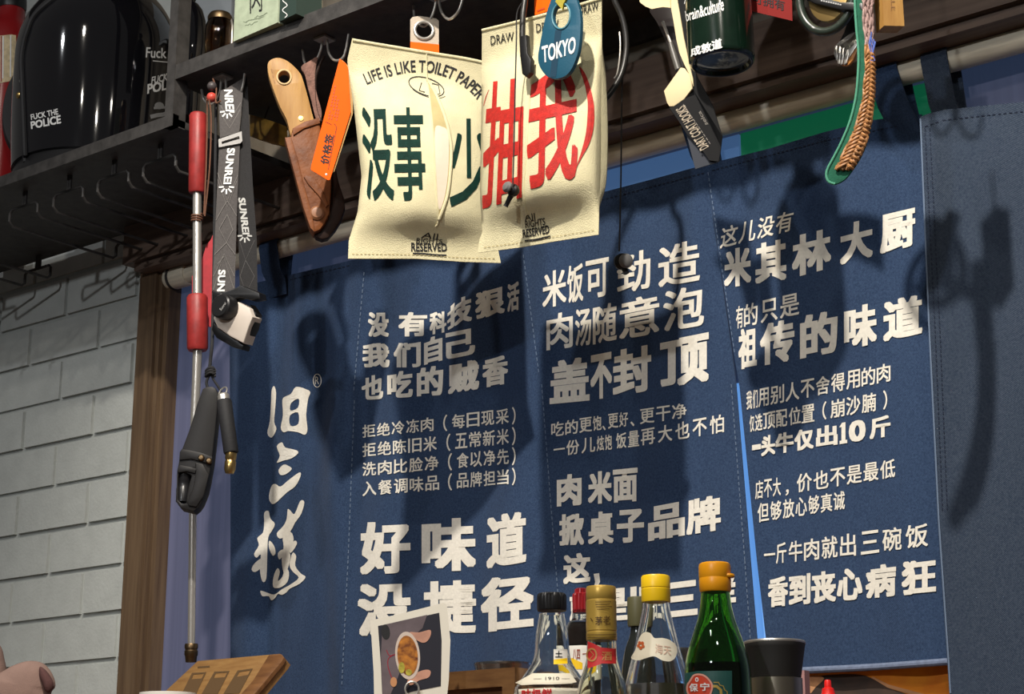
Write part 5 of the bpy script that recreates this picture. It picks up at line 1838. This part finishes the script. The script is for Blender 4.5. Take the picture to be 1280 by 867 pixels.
link('cord', tube_bm([(F1 + B2) / 2 + Vector((0, 0, 0.088)), (F1 + B2) / 2 + Vector((0, 0, 0.14))], 0.0015, 6), M_leather_dark, wb)


# gold paper packet hanging deep under the shelf, seen between strap and knife
gp = thing('paper_packet', 'small gold-brown packet hanging in the dark between strap and knife', 'packet', P(331, 178, -0.16))
plG = Plane(331, 160, -0.16)
slab_obj('packet', [(312, 143), (330, 148), (348, 154), (349, 180), (330, 176), (312, 170)], plG, 0.02, mat('gold_paper', (0.36, 0.20, 0.035), 0.45, noise=0.35, nscale=60), gp, bev=0.002)
link('hanging_cord', tube_bm([plG.at((330, 150), -0.01), Vector((plG.at((330, 150)).x, -0.15, zr_b + 0.004))], 0.0012, 6), M_leather_dark, gp)
# ================================================================== along the bottom: counter things
cz = COUNTER_Z
M_label_cream = mat('cream_paper', (0.74, 0.68, 0.54), 0.6)
M_label_white = mat('white_paper', (0.80, 0.77, 0.70), 0.6)
M_red_label = mat('red_label', (0.62, 0.03, 0.03), 0.5)
M_gold_ink = mat('gold_ink', (0.50, 0.33, 0.07), 0.4, metal=0.4)
M_soy = mat('dark_soy', (0.012, 0.006, 0.004), 0.1)


def glass_body(L, m, parent, name='glass', t=0.0028, seg=48):
    pr = L.full(cz + 0.006)
    pr = [(pr[0][0] * 0.94, cz + 0.0005)] + [(pr[0][0], cz + 0.007)] + pr[1:]
    # smooth the measured silhouette
    sm = [(p.x, p.y) for p in cr([(r, z, 0) for r, z in pr[1:]], 5)]
    out = [(0, cz + 0.0005), pr[0]] + sm
    inn = [(max(r - t, 0.001), z) for r, z in sm[::-1] if z > cz + 0.011]
    o = link(name, lathe_bm(L.base, out + inn + [(inn[-1][0] * 0.9, cz + 0.009), (0, cz + 0.009)], seg), m, parent, sharp=60)
    L.sm = sm
    return o


def inside(L, z0, z1, m, parent, name, t=0.0029):
    pr = [(max(r - t, 0.0008), z) for r, z in L.sm if z0 < z < z1]
    r0 = interp([(z, r) for r, z in L.sm], z0) - t
    r1 = interp([(z, r) for r, z in L.sm], z1) - t
    return link(name, lathe_bm(L.base, [(0, z0), (r0, z0)] + pr + [(r1, z1), (0, z1)], 44), m, parent, sharp=60)


def cap(L, pf, m, parent, name='cap', ribs=0, label=None):
    pts = [(a * L.k, L.z(b)) for a, b in pf]
    bm = lathe_bm(L.base, [(0, pts[0][1])] + pts + [(0, pts[-1][1])], 96 if ribs else 44)
    if ribs:
        c = L.base
        zlo, zhi = pts[0][1], pts[-1][1]
        for v in bm.verts:
            d = Vector((v.co.x - c.x, v.co.y - c.y, 0))
            if d.length > 0.6 * pts[0][0] and zlo + 0.1 * (zhi - zlo) < v.co.z < zhi - 0.06 * (zhi - zlo):
                a = atan2(d.y, d.x)
                if int((a + pi) / (2 * pi) * 96) % 3 == 0:
                    v.co -= d.normalized() * 0.0011
    return link(name, bm, m, parent, label=label)


# clear bottle, black cap
YA = -0.66
L = Lathe(690, 800, YA, [(46, 900), (48, 866), (44, 856), (34, 842), (25, 828), (22, 815), (21, 800), (19, 785), (16.5, 772), (16, 767)])
b = thing('bottle', 'clear glass bottle with ribbed black screw cap, leftmost of the bottles', 'bottle', (L.c.x, L.c.y, cz))
glass_body(L, M_glass, b)
bm = lathe_bm(L.base, [(16.4 * L.k, L.z(768)), (17.6 * L.k, L.z(767)), (17.6 * L.k, L.z(763)), (16.2 * L.k, L.z(762))], 36)
cap(L, [(17.8, 763.5), (18.6, 762), (18.6, 746), (18, 743), (16.5, 741.5)], M_black_plastic, b, ribs=1, label='black ribbed cap')
bm.free()
decal('neck_label', [poly([(666, 841), (713, 841), (721, 852), (713, 854), (690, 855), (668, 855), (652, 856), (644, 853)])], lambda q: L.on(q, 0.0008), M_label_cream, b, 4, label='cream shoulder label')
decal('neck_print', [quadtext('— 1910 —', (667, 845.5), (712, 845.5), (712, 849), (667, 849.5), 0.0)], lambda q: L.on(q, 0.0013), M_black_ink, b, 4, label='small black date')
decal('front_label', [poly([(648, 861), (690, 859), (728, 860), (730, 885), (648, 885)])], lambda q: L.on(q, 0.0008), M_label_cream, b, 4, label='cream front label')
decal('front_print', [quadtext('味极鲜', (652, 861), (690, 860), (690, 876), (652, 877), 0.03)], lambda q: L.on(q, 0.0013), M_red_label, b, 4, label='red print')
decal('paper_stamp', [poly([(692, 811), (709, 811), (709.5, 829), (692, 830)])], lambda q: L.on(q, 0.0008), M_label_white, b, 4, label='small white square label')
decal('stamp_mark', [fit('土', 0.02, lambda u, v: (694 + 9 * u, 821 - 8 * v)), ], lambda q: L.on(q, 0.0012), M_black_ink, b, 4, label='black mark')
decal('stamp_band', [poly([(692, 824), (709, 822), (709.5, 829), (692, 830)])], lambda q: L.on(q, 0.0012), M_yellow, b, 4, label='yellow band')

# soy bottle, dark red cap
L = Lathe(727, 800, -0.48, [(24, 900), (24, 812), (23, 800), (21, 788), (17, 779), (12, 774), (11.5, 768), (11, 762)])
b = thing('bottle', 'dark soy sauce bottle with ribbed dark red cap behind the gold-capped bottle', 'bottle', (L.c.x, L.c.y, cz))
glass_body(L, M_glass, b)
inside(L, cz + 0.0096, L.z(779), M_soy, b, 'sauce')
cap(L, [(10.8, 766), (11, 762), (11.2, 745), (10.6, 742), (8.5, 741), (8, 736), (5.5, 735)], mat('dark_red_cap', (0.28, 0.012, 0.016), 0.35), b, ribs=1, label='dark red ribbed cap')
decal('label', [poly([(703, 807), (727, 806), (751, 807), (751, 850), (703, 850)])], lambda q: L.on(q, 0.0008), M_label_white, b, 4, label='white label')
decal('label_print', [fit('八四', 0.015, lambda u, v: (716 + 10 * v * 0 + 9 * u, 824 - 13 * v)), stroke([(728, 817), (738, 816), (738, 834)], 1.2)], lambda q: L.on(q, 0.0012), mat('brown_red_ink', (0.30, 0.05, 0.02), 0.6), b, 4, label='brown characters')
decal('label_band', [poly([(703, 826), (715, 822), (728, 828), (728, 836), (703, 836)])], lambda q: L.on(q, 0.0011), M_yellow, b, 4, label='yellow band')

# gold-capped liquor bottle
L = Lathe(752, 800, -0.75, [(37, 925), (36, 890), (32, 868), (27.5, 850), (22, 834), (19, 822), (18.5, 806), (18, 798)])
b = thing('bottle', 'clear liquor bottle with tall gold cap and red neck label', 'bottle', (L.c.x, L.c.y, cz))
glass_body(L, M_glass_pale, b)
pf = [(18.6, 800.5), (19.2, 799), (19.2, 791), (18.7, 790.5), (18.7, 789), (19.2, 788.5), (19.2, 751), (18.7, 750.5), (18.7, 749), (19.0, 748.5), (18.8, 735), (17.8, 733)]
cap(L, pf, mat('gold_cap', (0.62, 0.40, 0.08), 0.35, metal=0.35), b, label='tall gold cap')
Lc = Lathe(752, 770, -0.75, [(19.2, 800), (18.9, 733)])
cp = []
for y, x0, x1 in ((752, 744, 764), (755, 744, 762), (758, 745, 765), (761, 746, 762)):
    cp.append(stroke([(x0, y), (x1, y - 0.4)], 0.7))
cp += [fit('茅', 0.006, lambda u, v: (744 + 9 * u, 781 - 11 * v)), fit('老', 0.006, lambda u, v: (754 + 9 * u, 780 - 11 * v)), stroke([(738, 772), (741, 776)], 1), stroke([(734, 796.5), (770, 796)], 0.6), stroke([(734, 793), (770, 792.5)], 0.6)]
decal('cap_print', cp, lambda q: Lc.on(q, 0.0007), mat('dark_gold_ink', (0.10, 0.05, 0.012), 0.5), b, 4, label='dark print on the gold cap')
decal('neck_label', [poly([(734.5, 801), (742, 804), (752, 809), (762, 810), (770, 810), (770.5, 829), (762, 829), (752, 829), (742, 833), (734.5, 835)])], lambda q: L.on(q, 0.0009), M_red_label, b, 3, label='red neck label')
decal('neck_seal', [stroke(ell(739.5, 818, 6, 7.6, 22), 2.0, True), stroke([(737, 812), (742, 818), (737, 824)], 0.9), fit('酒', 0.01, lambda u, v: (752 + 13 * u, 825 - 11 * v))], lambda q: L.on(q, 0.0013), mat('dull_gold_print', (0.55, 0.26, 0.08), 0.5), b, 3, label='gold seal')

# small pipe-like spout between the bottles
sp = thing('metal_spout', 'small grey metal tube end lying between the two left bottles', 'tube', P(724, 858, -0.60))
a_, b_ = P(725, 846, -0.62), P(712, 872, -0.56)
k = mpp(a_)
axx = (b_ - a_)
bm = lathe_bm(a_, [(6 * k, 0.002), (6.4 * k, 0.0), (8.5 * k, 0.0), (9 * k, 0.002), (8.6 * k, 0.05), (6 * k, 0.05), (6 * k, 0.002)], 30, Vector((-0.1, 0.30, -0.9)))
link('tube', bm, mat('grey_tin', (0.30, 0.30, 0.29), 0.35, metal=0.7), sp)

# bottle with olive cap, behind
L = Lathe(797, 800, -0.50, [(22, 900), (21, 840), (16, 812), (10, 795), (8.5, 785), (8.5, 781)])
b = thing('bottle', 'dark bottle with olive green cap behind the yellow-capped bottle', 'bottle', (L.c.x, L.c.y, cz))
glass_body(L, mat('dark_bottle_glass', (0.016, 0.018, 0.016), 0.1), b)
cap(L, [(11.5, 783), (12.2, 781), (12.4, 750), (11.6, 746.5), (10, 746)], mat('olive_cap', (0.10, 0.095, 0.045), 0.45), b, label='olive green cap')

# clear bottle, yellow cap
L = Lathe(821, 800, -0.65, [(42, 900), (41, 866), (38.5, 848), (34, 830), (29, 812), (25, 795), (21, 778), (17.5, 762), (16.8, 754), (16, 750)])
b = thing('bottle', 'clear glass bottle with bright yellow cap and a bird-shaped cream label', 'bottle', (L.c.x, L.c.y, cz))
glass_body(L, M_glass, b)
inside(L, cz + 0.0096, L.z(856), mat('pale_vinegar', (0.55, 0.50, 0.36), 0.05, trans=0.9, ior=1.33), b, 'vinegar')
cap(L, [(17.8, 752.5), (18.3, 751), (18.5, 736.5), (18.0, 736), (18.0, 735), (18.4, 734.5), (18.2, 721.5), (17, 719.5), (15, 719)], M_yellow, b, label='bright yellow cap')
pts = cr([(789, 822, 0), (794, 812, 0), (799, 797, 0), (805, 790, 0), (813, 791, 0), (818, 797, 0), (828, 797, 0), (838, 800, 0), (846, 808, 0), (845, 820, 0), (838, 826, 0), (828, 825, 0), (818, 820, 0), (808, 822, 0), (798, 825, 0)], 4, True)
decal('neck_label', [poly([tuple(p)[:2] for p in pts])], lambda q: L.on(q, 0.0009), M_label_cream, b, 3, label='cream bird-shaped label')
fl = [poly(ell(801 + 3 * cos(t), 806 + 3.4 * sin(t), 2.0, 2.2, 10)) for t in [0.4 + i * 2 * pi / 5 for i in range(5)]]
decal('flower_mark', fl, lambda q: L.on(q, 0.0013), mat('rust_ink', (0.50, 0.10, 0.02), 0.6), b, 3, label='rust flower mark')
decal('label_print', [fit('海天', 0.004, lambda u, v: (819 + 20 * u, 816 - 12 * v + 3 * u))], lambda q: L.on(q, 0.0013), mat('faint_pink_ink', (0.66, 0.45, 0.34), 0.6), b, 3, label='faint pink print')

# green vinegar bottle
L = Lathe(896, 800, -0.69, [(42, 900), (41.5, 850), (40.5, 832), (37, 815), (30, 793), (23.5, 774), (20, 758), (18.5, 745), (18, 738)])
b = thing('bottle', 'green glass vinegar bottle with orange flip cap and dark green label', 'bottle', (L.c.x, L.c.y, cz))
glass_body(L, M_glass_green, b)
inside(L, cz + 0.0096, L.z(830), M_soy, b, 'vinegar')
cap(L, [(18.5, 740), (19.8, 738), (20.2, 724), (19.8, 723), (19.8, 722), (20.2, 721), (20.2, 708), (19.4, 705), (17.5, 703.5)], M_orange_cap, b, label='orange flip cap')
lp = L.on((910, 719), -0.0005)
link('cap_latch', lathe_bm(lp - Vector((0, 0, 0.002)), [(0, 0), (0.0055, 0), (0.0062, 0.0015), (0.0055, 0.0034), (0, 0.0036)], 24), M_orange_cap, b)
M_dlabel = mat('deep_green_label', (0.012, 0.075, 0.065), 0.5)
decal('label', [poly([(856, 841), (870, 838.5), (896, 838), (915, 838), (915, 890), (856, 890)])], lambda q: L.on(q, 0.0009), M_dlabel, b, 4, label='dark green label')
sc = cr([(863, 850, 0), (867, 844, 0), (873, 842.5, 0), (880, 844, 0), (886, 849, 0), (890, 856, 0), (889, 864, 0), (884, 872, 0), (868, 874, 0), (860, 866, 0), (859, 857, 0)], 4, True)
decal('label_medallion', [stroke([tuple(p)[:2] for p in sc], 2.2, True)], lambda q: L.on(q, 0.0016), mat('pink_rim', (0.72, 0.32, 0.24), 0.6), b, 3, label='pink rim of the red seal')
decal('label_seal', [poly([tuple(p)[:2] for p in sc])], lambda q: L.on(q, 0.0013), mat('red_seal', (0.60, 0.055, 0.02), 0.5), b, 3, label='red cloud-shaped seal')
decal('label_characters', [fit('保', 0.02, lambda u, v: (861.5 + 11 * u, 864 - 10 * v)), fit('宁', 0.02, lambda u, v: (875 + 12 * u, 863 - 10 * v)), stroke(ell(871, 849, 1.6, 2.3, 12), 1.2, True)], lambda q: L.on(q, 0.0019), M_white_ink, b, 3, label='white characters')
decal('label_border', [stroke([(892, 852.5), (898, 852.5), (900, 856), (904, 857), (906, 862), (909, 864), (909.5, 884)], 1.2), stroke([(889, 857), (896, 857.5), (901, 862), (902, 872)], 3.4)], lambda q: L.on(q, 0.0014), M_gold_ink, b, 3, label='gold stepped border')

# pepper grinder
L = Lathe(969, 830, -0.60, [(33, 905), (33, 850), (33.2, 847), (31.5, 846.5), (33, 835), (36, 820), (38, 808), (38.4, 805)])
b = thing('pepper_grinder', 'steel pepper grinder with flared black top and pale rim', 'grinder', (L.c.x, L.c.y, cz))
pr = [(r, z) for r, z in L.full(cz + 0.002)]
lo = [(33 * L.k, cz), (33 * L.k, L.z(848))]
link('body', lathe_bm(L.base, [(0, cz)] + lo + [(30 * L.k, L.z(847)), (0, L.z(847))], 48), mat('brushed_steel', (0.42, 0.37, 0.29), 0.33, metal=1.0), b)
link('top', lathe_bm(L.base, [(0, L.z(847.2)), (31.5 * L.k, L.z(847)), (32.2 * L.k, L.z(843)), (34.5 * L.k, L.z(827)), (37.4 * L.k, L.z(810)), (38.4 * L.k, L.z(805.5)), (38 * L.k, L.z(804.5)), (0, L.z(804.5))], 56),
     mat('matte_black', (0.018, 0.017, 0.016), 0.6), b, label='flared black top')
link('rim', lathe_bm(L.base, [(0, L.z(804.5)), (38.6 * L.k, L.z(804.8)), (38.9 * L.k, L.z(803)), (37.5 * L.k, L.z(801)), (0, L.z(800.5))], 56), mat('pale_metal_rim', (0.50, 0.48, 0.45), 0.35, metal=0.8), b, label='pale metal rim')

# red nozzle bottle
L = Lathe(1035, 860, -0.44, [(26, 930), (26, 890), (24, 880), (11, 872), (8.5, 867), (7.2, 860), (4.6, 859), (4.2, 851)])
b = thing('squeeze_bottle', 'red squeeze bottle nozzle poking up in front of the orange picture', 'bottle', (L.c.x, L.c.y, cz))
M_rplastic = mat('bright_red_plastic', (0.78, 0.018, 0.014), 0.35)
pr = L.full(cz + 0.001)
zc = L.z(876)
link('body', lathe_bm(L.base, [(0, cz)] + [q for q in pr if q[1] < zc] + [(interp([(z, r) for r, z in pr], zc), zc), (0, zc)], 36), M_rplastic, b)
link('nozzle', lathe_bm(L.base, [(0, zc)] + [(interp([(z, r) for r, z in pr], zc), zc)] + [q for q in pr if q[1] > zc] + [(3.4 * L.k, L.z(849.5)), (0, L.z(849.5))], 28), M_rplastic, b)

# pale pink stick beside the grinder
o = link('chopstick_rest', box_bm((P(1002, 850, -0.5).x, -0.505, cz), (P(1009, 850, -0.5).x, -0.495, P(1004, 838, -0.5).z), 0.0015), mat('pink_plastic', (0.55, 0.30, 0.30), 0.5))
o.name = 'plastic_stick'
tag(o, 'pale pink plastic stick standing just right of the pepper grinder', 'stick')

# orange food picture below the curtain hem
fpx = thing('food_poster', 'orange and brown food picture showing below the curtain hem', 'poster', P(1090, 900, 0.04))
plP = Plane(1090, 850, 0.016)
slab_obj('sheet', [(985, 800), (1200, 800), (1200, 905), (985, 905)], plP, 0.003, mat('orange_print', (0.82, 0.30, 0.012), 0.6, c2=(0.66, 0.17, 0.006), nscale=25), fpx)
mk = cr([(985, 842, 0), (1010, 846, 0), (1040, 843, 0), (1075, 843, 0), (1095, 850, 0), (1112, 860, 0), (1140, 872, 0), (1150, 905, 0), (985, 905, 0)], 4, True)
decal('dark_food', [poly([tuple(p)[:2] for p in mk])], lambda q: plP.at(q, 0.0006), mat('brown_print', (0.075, 0.042, 0.028), 0.6, c2=(0.028, 0.022, 0.02), nscale=30), fpx, label='dark brown food shape')
decal('highlight', [poly([tuple(p)[:2] for p in cr([(1008, 848, 0), (1022, 844, 0), (1030, 848, 0), (1020, 858, 0), (1012, 866, 0)], 4, True)]),
                    stroke([(1090, 846), (1110, 857), (1145, 867), (1170, 872)], [2, 4, 5, 3])], lambda q: plP.at(q, 0.001), mat('pale_orange_print', (0.60, 0.30, 0.14), 0.6, noise=0.2), fpx, label='pale orange highlights')

# wooden condiment box and the steel bowls
c0 = P(655, 838, -0.52)
c1 = P(560, 842, -0.52)
zt = P(600, 838, -0.52).z
wbx = thing('condiment_box', 'brown wooden box with mitred frame between photo and bottles', 'box', (c0.x - 0.1, -0.46, cz))
xL, xRr = P(548, 850, -0.52).x, P(640, 850, -0.52).x
link('carcass', box_bm((xL, -0.52, cz), (xRr, -0.40, zt - 0.008), 0.002), M_wood_mid, wbx)
bm = bmesh.new()
add_box(bm, (xL - 0.006, -0.53, zt - 0.020), (xRr + 0.012, -0.515, zt))
add_box(bm, (xL - 0.006, -0.40, zt - 0.020), (xRr + 0.012, -0.385, zt))
add_box(bm, (xRr - 0.002, -0.515, zt - 0.020), (xRr + 0.012, -0.40, zt))
add_box(bm, (xL - 0.006, -0.515, zt - 0.020), (xL + 0.008, -0.40, zt))
add_box(bm, (xRr - 0.006, -0.53, cz), (xRr + 0.012, -0.518, zt - 0.02))
bevel_all(bm, 0.0015)
link('frame', bm, mat('box_frame_wood', (0.17, 0.085, 0.03), 0.45, c2=(0.10, 0.045, 0.016), nscale=12, stretch=(2, 8, 8)), wbx)


def bowl(cx, y, Y, hw, label):
    c = P(cx, y, Y)
    k = mpp(c)
    R = hw * k
    z = c.z
    h = 0.055
    t = thing('steel_bowl', label, 'bowl', (c.x, c.y, cz))
    link('bowl', lathe_bm((c.x, c.y, 0), [(0, z - h), (R * 0.55, z - h), (R * 0.8, z - h * 0.7), (R * 0.95, z - h * 0.25), (R, z - 0.004), (R * 1.02, z - 0.002), (R * 1.02, z), (R * 0.98, z), (R * 0.93, z - h * 0.2), (R * 0.78, z - h * 0.66), (R * 0.5, z - h + 0.003), (0, z - h + 0.003)], 52),
         mat('bowl_steel', (0.42, 0.42, 0.41), 0.25, metal=1.0), t)
    link('stand', lathe_bm((c.x, c.y, 0), [(0, cz), (R * 0.5, cz), (R * 0.5, cz + 0.006), (R * 0.3, cz + 0.012), (R * 0.3, z - h - 0.004), (R * 0.5, z - h), (0, z - h)], 36), mat('dark_stand', (0.02, 0.02, 0.02), 0.5), t)


bowl(630, 829, -0.30, 37, 'steel bowl rim behind the wooden box, left of the black-capped bottle')
bowl(852, 811, -0.42, 22, 'small steel bowl between yellow-capped and green bottles')

# instant photo in a wire clip
plo = Plane(512, 815, -0.60, face=True)
ph = thing('instant_photo', 'white-bordered instant photo of a bowl of food in a wire clip', 'photo', P(515, 867, -0.6))
qd = [(463, 775), (500, 767), (555, 753), (558.5, 755), (563, 800), (561, 850), (559, 868), (520, 878), (468, 888), (467, 840)]
slab_obj('print', qd, plo, 0.0008, mat('photo_border', (0.74, 0.70, 0.60), 0.5), ph)
o_ = lambda d: (lambda q: plo.at(q, d))
decal('picture', [poly([(472.5, 782), (549, 765.5), (552, 800), (551.5, 830), (551, 857), (520, 863), (478, 874), (476, 830)])], o_(0.0004), mat('photo_dark', (0.026, 0.026, 0.036), 0.35), ph, label='dark picture area')
decal('picture_table', [poly([(478, 781), (534, 768), (528, 785), (512, 798), (506, 812), (500, 840), (488, 868), (478, 872), (476, 820)])], o_(0.0006), mat('photo_mauve', (0.14, 0.11, 0.12), 0.35, noise=0.2, nscale=40), ph, label='mauve table top')
decal('picture_pan', [poly(ell(482, 789.5, 5.5, 9.5, 24, -0.12))], o_(0.0008), M_black_ink, ph)
decal('picture_hands', [poly([tuple(p)[:2] for p in cr([(512, 790, 0), (524, 790, 0), (538, 787, 0), (537, 797, 0), (530, 803, 0), (520, 799, 0)], 4, True)]),
                        poly([tuple(p)[:2] for p in cr([(509, 851, 0), (518, 842, 0), (530, 837, 0), (538, 838, 0), (536, 846, 0), (524, 850, 0), (514, 856, 0)], 4, True)])], o_(0.0008),
      mat('photo_skin', (0.52, 0.27, 0.19), 0.4, noise=0.2, nscale=60), ph, label='hands in the picture')
decal('picture_bowl', [poly(ell(509.5, 819, 15.5, 30, 36, -0.08))], o_(0.0010), mat('photo_bowl', (0.60, 0.50, 0.43), 0.4), ph, label='pale bowl')
decal('picture_food', [poly(ell(509.5, 819, 12.8, 25, 36, -0.08))], o_(0.0012), mat('photo_food', (0.62, 0.24, 0.035), 0.4, c2=(0.10, 0.022, 0.012), nscale=130), ph, label='orange and brown food')
decal('picture_greens', [poly(ell(502, 834, 4, 7, 14)), poly(ell(511, 840, 4, 4, 14))], o_(0.0014), mat('photo_greens', (0.42, 0.36, 0.05), 0.4, noise=0.4, nscale=150), ph, label='yellow-green leaves')
decal('picture_cord', [stroke(cr([(483, 812, 0), (487, 819, 0), (495, 817, 0), (486, 822, 0), (485, 832, 0), (489, 845, 0), (492, 850, 0)], 5), 1.0)], o_(0.0008), mat('photo_red', (0.30, 0.02, 0.04), 0.4), ph, label='dark red cord')
decal('picture_garlic', [poly(ell(492, 852, 4.2, 6.2, 16))], o_(0.001), mat('photo_ginger', (0.55, 0.26, 0.12), 0.4), ph, label='round orange piece')
bm = bmesh.new()
cpt = plo.at((515, 861), 0.003)
kk = mpp(cpt)
rr = Vector((0, 0, 1)).cross(plo.n)
add_tube(bm, [cpt + rr * (8.5 * kk * cos(t)) + Vector((0, 0, 9 * kk * sin(t))) + plo.n * (0.002 * t / 6.28) for t in [i * 0.3 for i in range(43)]], 1.3 * kk, 8)
add_tube(bm, [cpt - Vector((0, 0, 9 * kk)), Vector((cpt.x, cpt.y, cz + 0.004))], 1.3 * kk, 8)
link('wire_clip', bm, M_steel, ph)
link('clip_base', lathe_bm((cpt.x, cpt.y, cz), [(0, 0), (0.028, 0), (0.028, 0.006), (0.02, 0.012), (0, 0.013)], 32), M_wood_mid, ph)

# tilted wooden plaque at lower left
pq = thing('wooden_plaque', 'leaning wooden plaque with three dark engraved squares, below the steel rod', 'plaque', P(270, 867, -0.42))
plQ = Plane(300, 820, -0.34, n=(0, -0.72, 0.69))
plQ.n = Vector((0.0, -0.80, 0.60)).normalized()
qo = [(247, 825.5), (349.5, 816.5), (352, 817.5), (355, 821), (352, 826), (307, 880), (296, 893), (180, 893), (208, 862)]
slab_obj('board', qo, plQ, 0.016, mat('plaque_wood', (0.30, 0.165, 0.055), 0.5, c2=(0.22, 0.11, 0.035), nscale=16, stretch=(2, 10, 10), bump=0.1, bscale=80), pq, bev=0.002)
slab_obj('dark_edge', [(336, 818), (350, 816.5), (355, 821), (352, 826), (307, 880), (296, 893), (278, 893), (316, 850)], plQ, 0.006, M_wood_mid, pq, front=0.0015, bev=0.001, label='darker right edge')
bk_ = plQ.at((270, 850), -0.03)
link('support', box_bm((bk_.x - 0.05, bk_.y + 0.0, cz), (bk_.x + 0.05, bk_.y + 0.05, bk_.z - 0.02), 0.003), M_wood_mid, pq)
M_engr = mat('engraved_brown', (0.10, 0.055, 0.02), 0.7)
sq = []
for (a, b_, c, d) in (((240, 840.5), (258, 839.5), (245, 867), (227, 867)), ((268, 839), (287, 838), (272, 867), (252, 867)), ((297, 837.5), (316, 835), (299, 866), (279, 867))):
    sq.append(poly([a, b_, c, d], [[(a[0] + 2, a[1] + 2), (b_[0] - 3, b_[1] + 2), (b_[0] - 6, b_[1] + 8), (a[0] - 1, a[1] + 8)]]))
decal('engraved_squares', sq, lambda q: plQ.at(q, 0.0006), M_engr, pq, label='dark engraved squares')
decal('engraved_line', [stroke([(247, 833.5), (262, 832.5)], 2.0)], lambda q: plQ.at(q, 0.0006), M_engr, pq)
wd = thing('white_dish', 'white dish rim just visible at the bottom below the wooden plaque', 'dish', P(215, 875, -0.5))
c = P(210, 866, -0.55)
link('rim', lathe_bm((c.x, c.y, 0), [(0, cz), (0.03, cz), (0.034, c.z - 0.02), (0.036, c.z - 0.003), (0.036, c.z), (0.034, c.z), (0.03, c.z - 0.02), (0, c.z - 0.022)], 44), M_label_white, wd)

# soft pink plush toy at the lower left corner
M_plush = mat('pink_plush', (0.27, 0.175, 0.145), 0.95, noise=0.06, nscale=60, bump=0.3, bscale=500)
M_plush_d = mat('plush_inner', (0.11, 0.05, 0.047), 0.95, bump=0.3, bscale=500)
tp_ = thing('plush_toy', 'dusty pink plush toy ear at the lower left corner', 'toy', P(10, 900, -0.42))
plE = Plane(30, 850, -0.42, face=True)


def puff(name, outline, depth, m, off=0.0, label=None):
    pts = [tuple(p)[:2] for p in cr([(*a, 0) for a in outline], 6, True)]
    cx = sum(p[0] for p in pts) / len(pts)
    cy = sum(p[1] for p in pts) / len(pts)
    bm = bmesh.new()
    for sgn in (1, -1):
        prev = None
        for j in range(9):
            t = j / 8
            s = cos(t * pi / 2)
            h = depth * sin(t * pi / 2)
            if j == 8:
                ring = [bm.verts.new(plE.at((cx, cy), off) + plE.n * h * sgn)]
            else:
                ring = [bm.verts.new(plE.at((cx + (x - cx) * s, cy + (y - cy) * s), off) + plE.n * h * sgn) for x, y in pts]
            if prev:
                n = len(prev)
                for i in range(n):
                    if len(ring) == 1:
                        bm.faces.new((prev[i], prev[(i + 1) % n], ring[0]))
                    else:
                        bm.faces.new((prev[i], prev[(i + 1) % n], ring[(i + 1) % n], ring[i]))
            prev = ring
    return link(name, bm, m, tp_, sharp=80, label=label)


puff('ear', [(-30, 850), (-5, 843), (15, 832), (33, 826), (50, 827), (61, 835), (68, 848), (69, 858), (64, 866), (62, 885), (30, 905), (-20, 905), (-40, 880)], 0.022, M_plush)
puff('inner_ear', [(50, 833), (58, 838), (66, 850), (67, 858), (62, 865), (57, 864), (53, 855), (49, 843)], 0.010, M_plush_d, 0.020, label='darker mauve inner ear')
puff('head', [(-60, 790), (-20, 790), (0, 806), (6, 825), (9, 845), (10, 900), (-60, 905)], 0.03, M_plush, -0.035)
puff('body', [(-90, 880), (40, 880), (60, 960), (50, 1035), (-90, 1035)], 0.05, M_plush, -0.02)
